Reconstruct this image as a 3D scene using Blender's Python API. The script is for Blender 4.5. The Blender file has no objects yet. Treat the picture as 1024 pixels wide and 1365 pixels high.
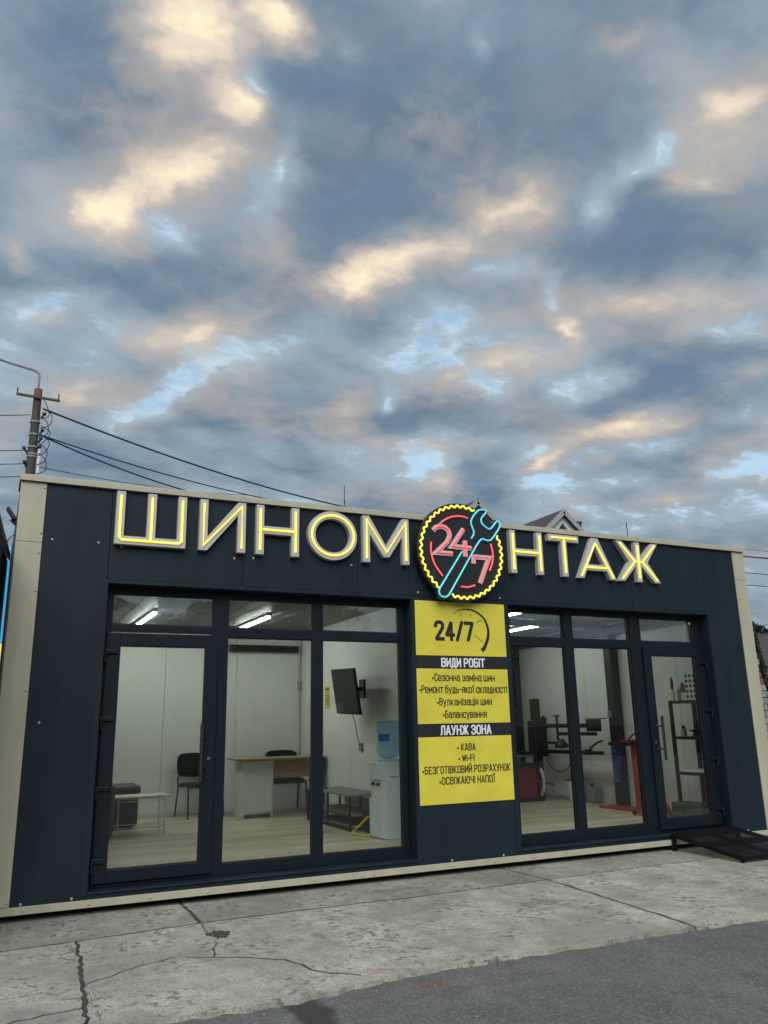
import bpy, bmesh, math, random
import numpy as np
from mathutils import Vector, Matrix
random.seed(7); RNG = np.random.default_rng(11)
scene = bpy.context.scene; C = scene.collection
R = math.radians

# ---------------------------------------------------------------- camera
cam = bpy.data.cameras.new('camera'); cam_ob = bpy.data.objects.new('camera', cam); C.objects.link(cam_ob)
cam.sensor_fit = 'HORIZONTAL'; cam.sensor_width = 36; cam.lens = 36 * 1077.27 / 1024
cam.clip_start = 0.05; cam.clip_end = 3000
_yaw, _pit, _rol = 0.4498, 0.2569, -0.0195
_f = Vector((math.sin(_yaw) * math.cos(_pit), math.cos(_yaw) * math.cos(_pit), math.sin(_pit)))
_r = Vector((math.cos(_yaw), -math.sin(_yaw), 0)); _u = _r.cross(_f)
_r2 = _r * math.cos(_rol) + _u * math.sin(_rol); _u2 = _u * math.cos(_rol) - _r * math.sin(_rol)
_m = Matrix((( _r2.x, _u2.x, -_f.x), (_r2.y, _u2.y, -_f.y), (_r2.z, _u2.z, -_f.z))).to_4x4()
_m.translation = Vector((-0.0807, -7.1607, 1.3871)); cam_ob.matrix_world = _m
scene.camera = cam_ob

# ---------------------------------------------------------------- exposure and render settings
vs = scene.view_settings; vs.view_transform = 'Standard'; vs.look = 'None'; vs.exposure = 1.0; vs.gamma = 1.0
vs.use_curve_mapping = False
cy = scene.cycles; cy.max_bounces = 8; cy.diffuse_bounces = 4; cy.glossy_bounces = 4; cy.transparent_max_bounces = 24
cy.transmission_bounces = 6; cy.sample_clamp_indirect = 6.0; cy.caustics_reflective = False; cy.caustics_refractive = False
cy.use_denoising = True

# ---------------------------------------------------------------- sun (soft, behind thick cloud, from behind the viewer)
SUN_AZ, SUN_EL = R(202), R(42)          # azimuth from +Y clockwise
sun = bpy.data.lights.new('sun', 'SUN'); sun.energy = 1.45; sun.angle = R(50); sun.color = (1.0, 0.965, 0.91)
sun_ob = bpy.data.objects.new('sun', sun); C.objects.link(sun_ob)
sd = Vector((math.sin(SUN_AZ) * math.cos(SUN_EL), math.cos(SUN_AZ) * math.cos(SUN_EL), math.sin(SUN_EL)))
sun_ob.rotation_euler = (-sd).to_track_quat('-Z', 'Y').to_euler()

# ---------------------------------------------------------------- world: evening sky with a broken cloud deck
# cloud places on the cloud deck (deck x, deck y, half length, half width, turn, weight)
WARM= [(0.146, 0.781, 0.104, 0.083, 1.693, 1.75), (0.242, 0.731, 0.048, 0.043, 1.626, 1.4), (0.215, 0.883, 0.052, 0.045, 1.81, 1.0), (0.101, 1.134, 0.11, 0.082, 2.425, 1.1), (0.204, 1.014, 0.14, 0.071, 2.327, 0.8), (0.568, 1.049, 0.203, 0.093, 2.023, 0.66), (0.654, 0.878, 0.125, 0.078, 2.13, 0.55), (0.619, 0.6, 0.069, 0.04, 2.806, 0.45), (0.811, 0.593, 0.106, 0.093, 0.605, 0.75), (0.519, 1.155, 0.108, 0.078, 2.29, 0.8), (0.275, 1.403, 0.133, 0.089, 2.665, 1.0), (0.921, 1.096, 0.053, 0.033, 0.805, 1.1), (0.851, 1.266, 0.173, 0.098, 2.125, 0.9), (1.026, 0.929, 0.239, 0.081, 2.522, 0.6), (1.187, 1.551, 0.125, 0.071, 1.428, 1.1), (0.888, 1.631, 0.164, 0.075, 2.733, 0.5), (1.254, 1.319, 0.196, 0.084, 2.342, 0.6), (0.03, 1.423, 0.058, 0.045, 2.061, 0.7), (0.121, 1.701, 0.15, 0.123, 2.124, 0.45), (1.342, 1.04, 0.099, 0.086, 1.675, 0.45), (0.637, 1.544, 0.124, 0.083, 2.208, 0.4), (-0.033, 1.262, 0.074, 0.042, 1.689, 0.45), (1.648, 1.578, 0.155, 0.071, 2.391, 0.4), (1.014, 1.765, 0.119, 0.087, 2.799, 0.4), (0.871, 0.708, 0.066, 0.047, 0.325, 0.4)]
GAPS= [(0.19, 1.139, 0.052, 0.043, -2.715, 1.0), (0.31, 0.969, 0.086, 0.03, 1.378, 0.7), (0.216, 0.85, 0.043, 0.024, 1.576, 0.8), (0.352, 1.453, 0.115, 0.068, 2.218, 1.0), (0.285, 1.605, 0.153, 0.053, 1.941, 1.0), (0.213, 1.753, 0.105, 0.045, 1.951, 0.8), (0.764, 0.828, 0.07, 0.044, 1.038, 0.9), (0.775, 0.723, 0.069, 0.038, 2.103, 1.0), (0.783, 0.677, 0.041, 0.024, 0.648, 0.7), (0.73, 1.003, 0.077, 0.06, 2.903, 0.8), (0.843, 1.025, 0.076, 0.023, 0.914, 0.8), (0.711, 1.174, 0.126, 0.082, 2.761, 0.8), (0.684, 1.306, 0.093, 0.074, 1.029, 0.6), (1.103, 1.19, 0.089, 0.058, 2.288, 0.8), (1.062, 1.26, 0.065, 0.051, 2.998, 0.7), (0.899, 1.343, 0.057, 0.051, -2.939, 0.9), (1.266, 1.642, 0.074, 0.063, 0.456, 0.9), (0.938, 1.707, 0.09, 0.075, 0.938, 0.7), (0.729, 1.488, 0.081, 0.033, 1.12, 1.0), (1.16, 0.955, 0.079, 0.043, 2.555, 0.7), (1.656, 1.332, 0.108, 0.057, 1.83, 0.9), (1.37, 1.348, 0.118, 0.068, 2.473, 0.8), (0.014, 1.411, 0.055, 0.042, 2.24, 0.7), (0.47, 0.661, 0.037, 0.028, 0.818, 0.5), (0.314, 0.734, 0.04, 0.036, 1.295, 0.45), (0.752, 1.247, 0.06, 0.054, 3.123, 0.6), (1.148, 1.518, 0.055, 0.039, 0.799, 0.6), (0.046, 1.352, 0.078, 0.057, 2.445, 0.3), (1.545, 1.767, 0.056, 0.041, 0.654, 0.5)]
DARK= [(0.044, 0.999, 0.193, 0.132, 2.501, 0.8), (-0.013, 0.857, 0.108, 0.072, 2.448, 0.5), (0.385, 0.96, 0.162, 0.088, 1.205, 0.5), (0.553, 0.792, 0.194, 0.145, 2.341, 0.8), (0.429, 1.172, 0.167, 0.118, 2.695, 0.7), (0.911, 0.81, 0.228, 0.121, 2.603, 0.8), (0.773, 1.521, 0.238, 0.111, 2.531, 0.8), (0.499, 1.652, 0.251, 0.132, 2.751, 0.7), (1.18, 1.132, 0.217, 0.098, 2.294, 0.7), (1.061, 1.44, 0.156, 0.083, 2.73, 0.6), (0.117, 1.967, 0.208, 0.149, 2.644, 0.5), (0.088, 1.295, 0.124, 0.084, 2.585, 0.5), (1.501, 1.28, 0.156, 0.087, 2.733, 0.5), (1.16, 1.797, 0.184, 0.095, 2.728, 0.4), (1.03, 0.785, 0.121, 0.083, 0.351, 0.5)]

world = bpy.data.worlds.new('World'); scene.world = world; world.use_nodes = True
wt = world.node_tree; wt.nodes.clear()
def WN(t, **k):
    n = wt.nodes.new(t)
    for a, b in k.items(): setattr(n, a, b)
    return n
def wl(a, b): wt.links.new(a, b)
def wmath(op, a, b=None, c=None, clamp=False):
    n = WN('ShaderNodeMath', operation=op, use_clamp=clamp)
    for i, v in enumerate((a, b, c)):
        if v is None: continue
        if hasattr(v, 'links'): wl(v, n.inputs[i])
        else: n.inputs[i].default_value = v
    return n.outputs[0]
def wrange(v, a, b, c=0.0, d=1.0, smooth=True):
    n = WN('ShaderNodeMapRange', interpolation_type='SMOOTHSTEP' if smooth else 'LINEAR')
    wl(v, n.inputs[0])
    for i, x in zip((1, 2, 3, 4), (a, b, c, d)): n.inputs[i].default_value = x
    return n.outputs[0]
def wnoise(vec, scale, detail, rough, dist=0.0, off=(0, 0, 0), stretch=(1, 1, 1), rot=0.0):
    m = WN('ShaderNodeMapping'); wl(vec, m.inputs[0]); m.inputs[1].default_value = off
    m.inputs[2].default_value = (0, 0, rot); m.inputs[3].default_value = stretch
    n = WN('ShaderNodeTexNoise'); wl(m.outputs[0], n.inputs['Vector'])
    n.inputs['Scale'].default_value = scale; n.inputs['Detail'].default_value = detail
    n.inputs['Roughness'].default_value = rough; n.inputs['Distortion'].default_value = dist
    return n
def wmix(fac, a, b):
    n = WN('ShaderNodeMix', data_type='RGBA')
    if hasattr(fac, 'links'): wl(fac, n.inputs[0])
    else: n.inputs[0].default_value = fac
    for i, v in ((6, a), (7, b)):
        if hasattr(v, 'links'): wl(v, n.inputs[i])
        else: n.inputs[i].default_value = (*v, 1)
    return n.outputs[2]
tc = WN('ShaderNodeTexCoord'); sp = WN('ShaderNodeSeparateXYZ'); wl(tc.outputs['Generated'], sp.inputs[0])
dz = wmath('ADD', wmath('MAXIMUM', sp.outputs[2], 0.0), 0.18)
cb = WN('ShaderNodeCombineXYZ'); wl(wmath('DIVIDE', sp.outputs[0], dz), cb.inputs[0]); wl(wmath('DIVIDE', sp.outputs[1], dz), cb.inputs[1])
P = cb.outputs[0]
def warp(scale, amt, det=4):
    n = wnoise(P, scale, det, 0.6, 0, (3.1, 7.7, 1.3))
    s = WN('ShaderNodeVectorMath', operation='SUBTRACT'); wl(n.outputs['Color'], s.inputs[0]); s.inputs[1].default_value = (.5, .5, .5)
    m = WN('ShaderNodeVectorMath', operation='SCALE'); wl(s.outputs[0], m.inputs[0]); m.inputs['Scale'].default_value = amt
    return m.outputs[0]
def vadd(a, b):
    n = WN('ShaderNodeVectorMath', operation='ADD'); wl(a, n.inputs[0]); wl(b, n.inputs[1]); return n.outputs[0]
PW = vadd(vadd(P, warp(4.5, 0.13, 4)), warp(14.0, 0.035, 4))
def blobs(tab):
    acc = None
    for (x, y, a, b, rot, w) in tab:
        m = WN('ShaderNodeMapping', vector_type='TEXTURE'); wl(PW, m.inputs[0])
        m.inputs[1].default_value = (x, y, 0); m.inputs[2].default_value = (0, 0, rot); m.inputs[3].default_value = (a * 1.65, b * 1.65, 1)
        g = WN('ShaderNodeTexGradient', gradient_type='QUADRATIC_SPHERE'); wl(m.outputs[0], g.inputs[0])
        acc = wmath('MULTIPLY_ADD', g.outputs['Fac'], w * 1.5, acc if acc is not None else 0.0)
    return acc
bw, bg, bd = blobs(WARM), blobs(GAPS), blobs(DARK)
def c10(r, g, b):
    def l(v):
        v /= 255.0
        return (v / 12.92 if v <= .04045 else ((v + .055) / 1.055) ** 2.4) * 10 / 2 ** 0.90
    return (l(r), l(g), l(b))
def deck(vec):                          # thickness of the cloud deck before the local biases
    a = wnoise(vec, 1.5, 2, 0.5, 0.0, (5.2, 1.4, 0)).outputs['Fac']
    b = wnoise(vec, 3.5, 4, 0.5, 0.0, (1.7, 9.1, 0), (1, 1.15, 1), .4).outputs['Fac']
    c = wnoise(vec, 9.5, 5, 0.56, 0.0, (8.3, 2.2, 0), (1, 1.2, 1), .4).outputs['Fac']
    return wmath('ADD', wmath('ADD', wmath('MULTIPLY', a, 0.50), wmath('MULTIPLY', b, 0.52)), wmath('MULTIPLY', c, 0.30)), b, c
d0, mid, fine = deck(PW)
sh_ = WN('ShaderNodeVectorMath', operation='ADD'); wl(PW, sh_.inputs[0]); sh_.inputs[1].default_value = (-0.03, -0.02, 0)
d1, _m1, _f1 = deck(sh_.outputs[0])
relief = wmath('SUBTRACT', d0, d1)
dens = wmath('ADD', d0, wmath('MULTIPLY', bd, 0.17))
dens = wmath('SUBTRACT', dens, wmath('MULTIPLY', bg, 0.25))
dens = wmath('SUBTRACT', dens, wmath('MULTIPLY', bw, 0.07))
# thick deck: slate where thick, pale where thin
base = wmix(wrange(dens, 0.52, 0.82), c10(158, 176, 188), c10(103, 126, 147))
mauve = wrange(wmath('ADD', wnoise(PW, 2.8, 4, 0.55, 0, (12, 3, 0)).outputs['Fac'], wmath('MULTIPLY', bw, 0.12)), 0.46, 0.72)
base = wmix(wmath('MULTIPLY', mauve, 0.42), base, c10(154, 156, 158))
# relief of the billows under the low light
rl_ = wrange(relief, -0.10, 0.10, 0.90, 1.11, False)
rsc = WN('ShaderNodeVectorMath', operation='SCALE'); wl(base, rsc.inputs[0]); wl(rl_, rsc.inputs['Scale']); base = rsc.outputs[0]
# clear gaps: the blue of the air between the clouds, veiled by thin cloud
sky = WN('ShaderNodeTexSky', sky_type='NISHITA'); sky.sun_disc = False; sky.sun_elevation = SUN_EL; sky.sun_rotation = SUN_AZ
sky.air_density = 1.0; sky.dust_density = 1.5; sky.ozone_density = 1.5
skyv = WN('ShaderNodeVectorMath', operation='SCALE'); wl(sky.outputs[0], skyv.inputs[0]); skyv.inputs['Scale'].default_value = 1.1
veil = wrange(wmath('ADD', wmath('MULTIPLY', fine, 0.5), wmath('MULTIPLY', wnoise(PW, 18.0, 5, 0.6, 0.0, (7.1, 1.6, 0), (1, 1.4, 1), .4).outputs['Fac'], 0.5)), 0.38, 0.60, 0.30, 1.0)
gapcol = wmix(veil, skyv.outputs[0], c10(198, 226, 236))
crisp = wnoise(PW, 22.0, 5, 0.62, 0.0, (4.1, 6.6, 0), (1, 1.3, 1), .4).outputs['Fac']
gap = wrange(wmath('ADD', wmath('ADD', dens, wmath('MULTIPLY', wmath('SUBTRACT', fine, 0.5), 0.35)), wmath('MULTIPLY', wmath('SUBTRACT', crisp, 0.5), 0.30)), 0.57, 0.41)
col = wmix(wmath('MULTIPLY', gap, 0.8), base, gapcol)
# parts of the deck lit by the low sun
brk = wrange(wmath('ADD', wmath('MULTIPLY', mid, 0.6), wmath('MULTIPLY', fine, 0.4)), 0.36, 0.62, 0.6, 1.2)
wf = wmath('ADD', wmath('MULTIPLY', bw, brk), wmath('MULTIPLY', wmath('SUBTRACT', wnoise(PW, 3.4, 5, 0.55, 0, (21, 5, 0)).outputs['Fac'], 0.52), 2.2))
wf = wmath('ADD', wf, wmath('MULTIPLY', relief, 1.0)); wf = wmath('SUBTRACT', wf, wmath('MULTIPLY', bg, 0.25)); wf = wmath('ADD', wf, wmath('MULTIPLY', wmath('SUBTRACT', crisp, 0.5), 0.35))
w1 = wrange(wf, -0.1, 0.5); wm = wrange(wf, 0.35, 1.05); w2 = wrange(wf, 0.75, 1.55)
col = wmix(wmath('MULTIPLY', w1, 0.6), col, c10(184, 175, 169)); col = wmix(wmath('MULTIPLY', wm, 0.75), col, c10(228, 212, 192))
col = wmix(wmath('MULTIPLY', w2, 0.95), col, c10(255, 238, 206))
# thin air near the horizon
hz = wrange(sp.outputs[2], 0.02, 0.24, 0.55, 0.0)
col = wmix(hz, col, c10(140, 158, 174))
bgn = WN('ShaderNodeBackground'); wl(col, bgn.inputs[0]); bgn.inputs[1].default_value = 0.1
wo = WN('ShaderNodeOutputWorld'); wl(bgn.outputs[0], wo.inputs[0])
world.cycles.sampling_method = 'MANUAL'; world.cycles.sample_map_resolution = 512

# ---------------------------------------------------------------- helpers
def srgb(r, g, b):
    def l(v):
        v /= 255.0
        return v / 12.92 if v <= .04045 else ((v + .055) / 1.055) ** 2.4
    return (l(r), l(g), l(b))
M = {}
def mat(name, col, rough=0.5, metal=0.0, var=0.12, scale=6.0, bump=0.0, bscale=60.0, rnd=0.0, spec=0.5, detail=5, stretch=(1, 1, 1), emit=None, estr=0.0, ramp=None, rvar=0.0):
    m = bpy.data.materials.new(name); m.use_nodes = True; t = m.node_tree; b = t.nodes['Principled BSDF']
    b.inputs['Roughness'].default_value = rough; b.inputs['Metallic'].default_value = metal
    b.inputs['Specular IOR Level'].default_value = spec
    tcn = t.nodes.new('ShaderNodeTexCoord'); mp = t.nodes.new('ShaderNodeMapping'); t.links.new(tcn.outputs['Object'], mp.inputs[0])
    mp.inputs[3].default_value = stretch
    n = t.nodes.new('ShaderNodeTexNoise'); t.links.new(mp.outputs[0], n.inputs['Vector']); n.inputs['Scale'].default_value = scale; n.inputs['Detail'].default_value = detail
    mr = t.nodes.new('ShaderNodeMapRange'); t.links.new(n.outputs['Fac'], mr.inputs[0])
    mr.inputs[1].default_value = .25; mr.inputs[2].default_value = .75; mr.inputs[3].default_value = 1 - var; mr.inputs[4].default_value = 1 + var
    fac = mr.outputs[0]
    if rnd:
        oi = t.nodes.new('ShaderNodeObjectInfo'); q = t.nodes.new('ShaderNodeMapRange'); t.links.new(oi.outputs['Random'], q.inputs[0])
        q.inputs[3].default_value = 1 - rnd; q.inputs[4].default_value = 1 + rnd
        k = t.nodes.new('ShaderNodeMath'); k.operation = 'MULTIPLY'; t.links.new(fac, k.inputs[0]); t.links.new(q.outputs[0], k.inputs[1]); fac = k.outputs[0]
    v = t.nodes.new('ShaderNodeVectorMath'); v.operation = 'SCALE'; v.inputs[0].default_value = col; t.links.new(fac, v.inputs['Scale'])
    t.links.new(v.outputs[0], b.inputs['Base Color'])
    if rvar:
        q = t.nodes.new('ShaderNodeMapRange'); t.links.new(n.outputs['Fac'], q.inputs[0]); q.inputs[1].default_value = .3; q.inputs[2].default_value = .7
        q.inputs[3].default_value = max(rough - rvar, .02); q.inputs[4].default_value = rough + rvar; t.links.new(q.outputs[0], b.inputs['Roughness'])
    if bump:
        n2 = t.nodes.new('ShaderNodeTexNoise'); t.links.new(mp.outputs[0], n2.inputs['Vector']); n2.inputs['Scale'].default_value = bscale; n2.inputs['Detail'].default_value = 4
        bp = t.nodes.new('ShaderNodeBump'); bp.inputs['Strength'].default_value = bump; bp.inputs['Distance'].default_value = 0.01
        t.links.new(n2.outputs['Fac'], bp.inputs['Height']); t.links.new(bp.outputs[0], b.inputs['Normal'])
    if emit:
        b.inputs['Emission Color'].default_value = (*emit, 1); b.inputs['Emission Strength'].default_value = estr
    M[name] = m; return m
class MB:
    def __init__(s): s.v = []; s.f = []
    def add(s, V, F):
        o = len(s.v); s.v += [tuple(x) for x in V]; s.f += [tuple(i + o for i in f) for f in F]; return s
    def box(s, x0, x1, y0, y1, z0, z1):
        x0, x1 = sorted((x0, x1)); y0, y1 = sorted((y0, y1)); z0, z1 = sorted((z0, z1))
        V = [(x0, y0, z0), (x1, y0, z0), (x1, y1, z0), (x0, y1, z0), (x0, y0, z1), (x1, y0, z1), (x1, y1, z1), (x0, y1, z1)]
        return s.add(V, [(0, 3, 2, 1), (4, 5, 6, 7), (0, 1, 5, 4), (1, 2, 6, 5), (2, 3, 7, 6), (3, 0, 4, 7)])
    def obox(s, c, ax, ay, az):          # oriented box: centre and half-axis vectors
        c = Vector(c); ax, ay, az = Vector(ax), Vector(ay), Vector(az); V = []
        for k in (-1, 1):
            for i, j in ((-1, -1), (1, -1), (1, 1), (-1, 1)): V.append(c + ax * i + ay * j + az * k)
        return s.add(V, [(0, 3, 2, 1), (4, 5, 6, 7), (0, 1, 5, 4), (1, 2, 6, 5), (2, 3, 7, 6), (3, 0, 4, 7)])
    def bar(s, a, b, w, h=None, up=(0, 0, 1)):
        a, b = Vector(a), Vector(b); d = (b - a); L = d.length; d.normalize(); up = Vector(up)
        if abs(d.dot(up)) > .98: up = Vector((0, 1, 0))
        x = d.cross(up).normalized(); z = x.cross(d)
        return s.obox((a + b) / 2, x * w / 2, d * L / 2, z * (h or w) / 2)
    def tube(s, pts, r, n=8, closed=False, r1=None):
        pts = [Vector(p) for p in pts]; N = len(pts); V = []; F = []
        prev = None
        for i, p in enumerate(pts):
            a = pts[i - 1] if (i or closed) else p; b = pts[(i + 1) % N] if (i < N - 1 or closed) else p
            d = (b - a).normalized()
            if prev is None:
                x = d.cross(Vector((0, 0, 1)));
                if x.length < .05: x = d.cross(Vector((0, 1, 0)))
                x.normalize()
            else:
                x = (prev - d * prev.dot(d))
                if x.length < 1e-4: x = d.cross(Vector((0, 1, .3)))
                x.normalize()
            prev = x; y = d.cross(x); rr = r if r1 is None else r + (r1 - r) * i / (N - 1)
            for k in range(n):
                t = 2 * math.pi * k / n; V.append(p + x * math.cos(t) * rr + y * math.sin(t) * rr)
        for i in range(N if closed else N - 1):
            j = (i + 1) % N
            for k in range(n): F.append((i * n + k, i * n + (k + 1) % n, j * n + (k + 1) % n, j * n + k))
        if not closed: F.append(tuple(range(n))[::-1]); F.append(tuple((N - 1) * n + k for k in range(n)))
        return s.add(V, F)
    def lathe(s, prof, c=(0, 0, 0), n=20, axis='z'):
        V = []; F = []
        for (r, h) in prof:
            for k in range(n):
                t = 2 * math.pi * k / n; a, b = math.cos(t) * r, math.sin(t) * r
                p = (a, b, h) if axis == 'z' else ((a, h, b) if axis == 'y' else (h, a, b))
                V.append((p[0] + c[0], p[1] + c[1], p[2] + c[2]))
        m = len(prof)
        for i in range(m - 1):
            for k in range(n): F.append((i * n + k, i * n + (k + 1) % n, (i + 1) * n + (k + 1) % n, (i + 1) * n + k))
        F.append(tuple(range(n))[::-1]); F.append(tuple((m - 1) * n + k for k in range(n)))
        return s.add(V, F)
    def prism(s, loops, d0, d1, plane='xz'):   # 2D outline (first loop) with holes, given thickness
        bm = bmesh.new()
        for lp in loops:
            vs_ = [bm.verts.new((x, 0, z)) for x, z in lp]
            for i in range(len(vs_)): bm.edges.new((vs_[i], vs_[(i + 1) % len(vs_)]))
        bmesh.ops.triangle_fill(bm, edges=bm.edges[:], use_beauty=True)
        bm.verts.index_update(); V0 = [(v.co.x, v.co.z) for v in bm.verts]; T = [[v.index for v in f.verts] for f in bm.faces]; bm.free()
        n = len(V0); put = {'xz': lambda a, b, d: (a, d, b), 'xy': lambda a, b, d: (a, b, d), 'yz': lambda a, b, d: (d, a, b)}[plane]
        V = [put(a, b, d0) for a, b in V0] + [put(a, b, d1) for a, b in V0]; F = []
        for t in T:
            (ax, az), (bx, bz), (cx, cz) = (V0[i] for i in t)
            ccw = (bx - ax) * (cz - az) - (bz - az) * (cx - ax) > 0
            tt = t if ccw else t[::-1]
            F.append(tuple(tt)); F.append(tuple(i + n for i in tt[::-1]))
        o = 0
        for lp in loops:
            m = len(lp)
            for i in range(m):
                a, b = o + i, o + (i + 1) % m; F.append((a, a + n, b + n, b))
            o += m
        return s.add(V, F)
    def build(s, name, m, parent=None, smooth=False, bevel=0.0, seg=2):
        me = bpy.data.meshes.new(name); me.from_pydata(s.v, [], s.f); me.update()
        bm = bmesh.new(); bm.from_mesh(me); bmesh.ops.recalc_face_normals(bm, faces=bm.faces[:]); bm.to_mesh(me); bm.free()
        return link(name, me, m, parent, smooth, bevel, seg)
def link(name, me, m, parent=None, smooth=False, bevel=0.0, seg=2):
    o = bpy.data.objects.new(name, me); C.objects.link(o)
    if m is not None:
        me.materials.clear(); me.materials.append(M[m] if isinstance(m, str) else m)
    if smooth:
        for p in me.polygons: p.use_smooth = True
        try: me.set_sharp_from_angle(angle=R(40))
        except Exception: pass
    if bevel:
        b = o.modifiers.new('bevel', 'BEVEL'); b.width = bevel; b.segments = seg; b.limit_method = 'ANGLE'; b.angle_limit = R(40)
    if parent is not None:
        o.parent = parent
        o.matrix_parent_inverse = Matrix.Translation(-parent.location) if parent.rotation_euler.z == 0 else Matrix()
    return o
def thing(name, label, cat, loc=(0, 0, 0), group=None, rz=0.0):
    o = bpy.data.objects.new(name, None); C.objects.link(o); o.location = loc; o.rotation_euler.z = rz
    o['label'] = label; o['category'] = cat; o.empty_display_size = .1
    if group: o['group'] = group
    return o
def tag(o, label, cat, group=None, kind=None):
    if label: o['label'] = label
    if cat: o['category'] = cat
    if group: o['group'] = group
    if kind: o['kind'] = kind
    return o
def struct(o): o['kind'] = 'structure'; return o
def dup(root, loc, label, rz=None, group=None):
    r = root.copy(); C.objects.link(r); r.location = loc; r['label'] = label
    if rz is not None: r.rotation_euler.z = rz
    if group: r['group'] = group
    for ch in root.children:
        c = ch.copy(); C.objects.link(c); c.parent = r; c.matrix_parent_inverse = ch.matrix_parent_inverse.copy()
        for g in ch.children:
            d = g.copy(); C.objects.link(d); d.parent = c; d.matrix_parent_inverse = g.matrix_parent_inverse.copy()
    return r
def ribbon(pts, w):                    # outline of a thick polyline in 2D, square ends
    L, Rr = [], []
    P_ = [Vector(p) for p in pts]
    for i, p in enumerate(P_):
        d0 = (p - P_[i - 1]).normalized() if i else None
        d1 = (P_[i + 1] - p).normalized() if i < len(P_) - 1 else None
        d0 = d0 or d1; d1 = d1 or d0
        n0 = Vector((-d0.y, d0.x)); n1 = Vector((-d1.y, d1.x)); n = (n0 + n1)
        if n.length < .2: n = n0
        n.normalize(); k = 1 / max(n.dot(n0), .35)
        L.append(tuple(p + n * k * w / 2)); Rr.append(tuple(p - n * k * w / 2))
    return L + Rr[::-1]
def smoothline(pts, n=6, closed=False):
    P_ = [Vector(p) for p in pts]; out = []; N = len(P_)
    for i in range(N if closed else N - 1):
        g = lambda j: P_[j % N] if closed else P_[min(max(j, 0), N - 1)]
        a, b, c, d = g(i - 1), g(i), g(i + 1), g(i + 2)
        for k in range(n):
            t = k / n
            out.append(0.5 * ((2 * b) + (c - a) * t + (2 * a - 5 * b + 4 * c - d) * t * t + (3 * b - a - 3 * c + d) * t ** 3))
    if not closed: out.append(P_[-1])
    return out
def leaves(centers, radii, n, size, name, m, parent, seed=1, squash=1.0):
    rg = np.random.default_rng(seed); centers = np.array(centers, float); radii = np.array(radii, float)
    w = radii ** 2; k = rg.choice(len(centers), n, p=w / w.sum())
    d = rg.normal(size=(n, 3)); d /= np.linalg.norm(d, axis=1)[:, None]
    rr = radii[k] * (0.45 + 0.6 * rg.random(n) ** 0.6)
    c = centers[k] + d * rr[:, None] * np.array([1, 1, squash])
    a = rg.normal(size=(n, 3)); a /= np.linalg.norm(a, axis=1)[:, None]
    b = np.cross(a, rg.normal(size=(n, 3))); b /= np.linalg.norm(b, axis=1)[:, None]
    s = size * (0.6 + 0.8 * rg.random(n))[:, None]
    V = np.stack([c - a * s, c + b * s * .45, c + a * s, c - b * s * .45], 1).reshape(-1, 3)
    me = bpy.data.meshes.new(name); me.from_pydata(V.tolist(), [], np.arange(n * 4).reshape(n, 4).tolist()); me.update()
    return link(name, me, m, parent)
# ---------------------------------------------------------------- materials
mat('navy_panel', (0.0090, 0.0186, 0.0268), 0.5, var=.2, scale=2.0, stretch=(2, 2, .5), bump=.05, bscale=9, spec=.22, rvar=.08)
mat('navy_frame', (0.0052, 0.0108, 0.0168), 0.42, var=.08, scale=2, spec=.25)
mat('black_gasket', (0.006, 0.007, 0.008), 0.6)
mat('cream_trim', (0.40, 0.385, 0.29), 0.45, var=.11, scale=2.2, stretch=(2.5, 2.5, .5), bump=.04, bscale=6, rvar=.08)
mat('white_metal', (0.66, 0.67, 0.66), 0.35, var=.04); mat('screw_grey', (0.30, 0.31, 0.32), 0.4, var=.05)
mat('steel', (0.45, 0.46, 0.47), 0.32, metal=1.0, var=.1)
mat('black_metal', (0.012, 0.012, 0.013), 0.42, var=.15)
mat('dark_column', (0.022, 0.018, 0.020), 0.5, var=.15)
mat('ramp_black', (0.008, 0.008, 0.009), 0.6, var=.2, spec=.12); mat('black_plastic', (0.012, 0.0125, 0.013), 0.45, var=.15)
mat('black_fabric', (0.012, 0.012, 0.013), 0.9, var=.25, scale=60, bump=.3, bscale=300)
mat('grey_leather', (0.035, 0.040, 0.041), 0.5, var=.18, scale=8, bump=.25, bscale=40)
mat('red_paint', (0.34, 0.025, 0.018), 0.4, var=.18, scale=7)
mat('dark_red_paint', (0.23, 0.014, 0.018), 0.42, var=.2, scale=7)
mat('white_laminate', (0.66, 0.67, 0.64), 0.45, var=.04)
mat('oak_laminate', (0.36, 0.25, 0.155), 0.5, var=.25, scale=5, stretch=(1, 8, 8), bump=.08)
mat('pale_wood', (0.60, 0.53, 0.42), 0.5, var=.12, scale=4, stretch=(1, 8, 8))
mat('grey_wood', (0.20, 0.19, 0.165), 0.55, var=.2, scale=5, stretch=(8, 1, 8))
mat('floor_plank', (0.47, 0.40, 0.30), 0.42, var=.22, scale=3.5, stretch=(1, 9, 1), rnd=.22, bump=.06, bscale=40, rvar=.08)
mat('yellow_plastic', (0.62, 0.47, 0.03), 0.45)
mat('blue_hose', (0.02, 0.10, 0.42), 0.35)
mat('screen', (0.006, 0.007, 0.008), 0.3, var=.0, spec=.25)
mat('cooler_plastic', (0.60, 0.68, 0.73), 0.35, var=.03)
mat('paper', (0.75, 0.74, 0.70), 0.8, var=.04)
mat('flyer_yellow', (0.62, 0.52, 0.06), 0.6, var=.05)
mat('banner_yellow', (0.63, 0.56, 0.06), 0.38, var=.07, scale=3, bump=1.0, bscale=2.2, spec=.5)
for _n in M['banner_yellow'].node_tree.nodes:
    if _n.type == 'BUMP': _n.inputs['Distance'].default_value = .035
mat('banner_black', (0.012, 0.012, 0.014), 0.5, var=.1)
mat('banner_white', (0.74, 0.75, 0.78), 0.5, var=.02)
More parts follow.
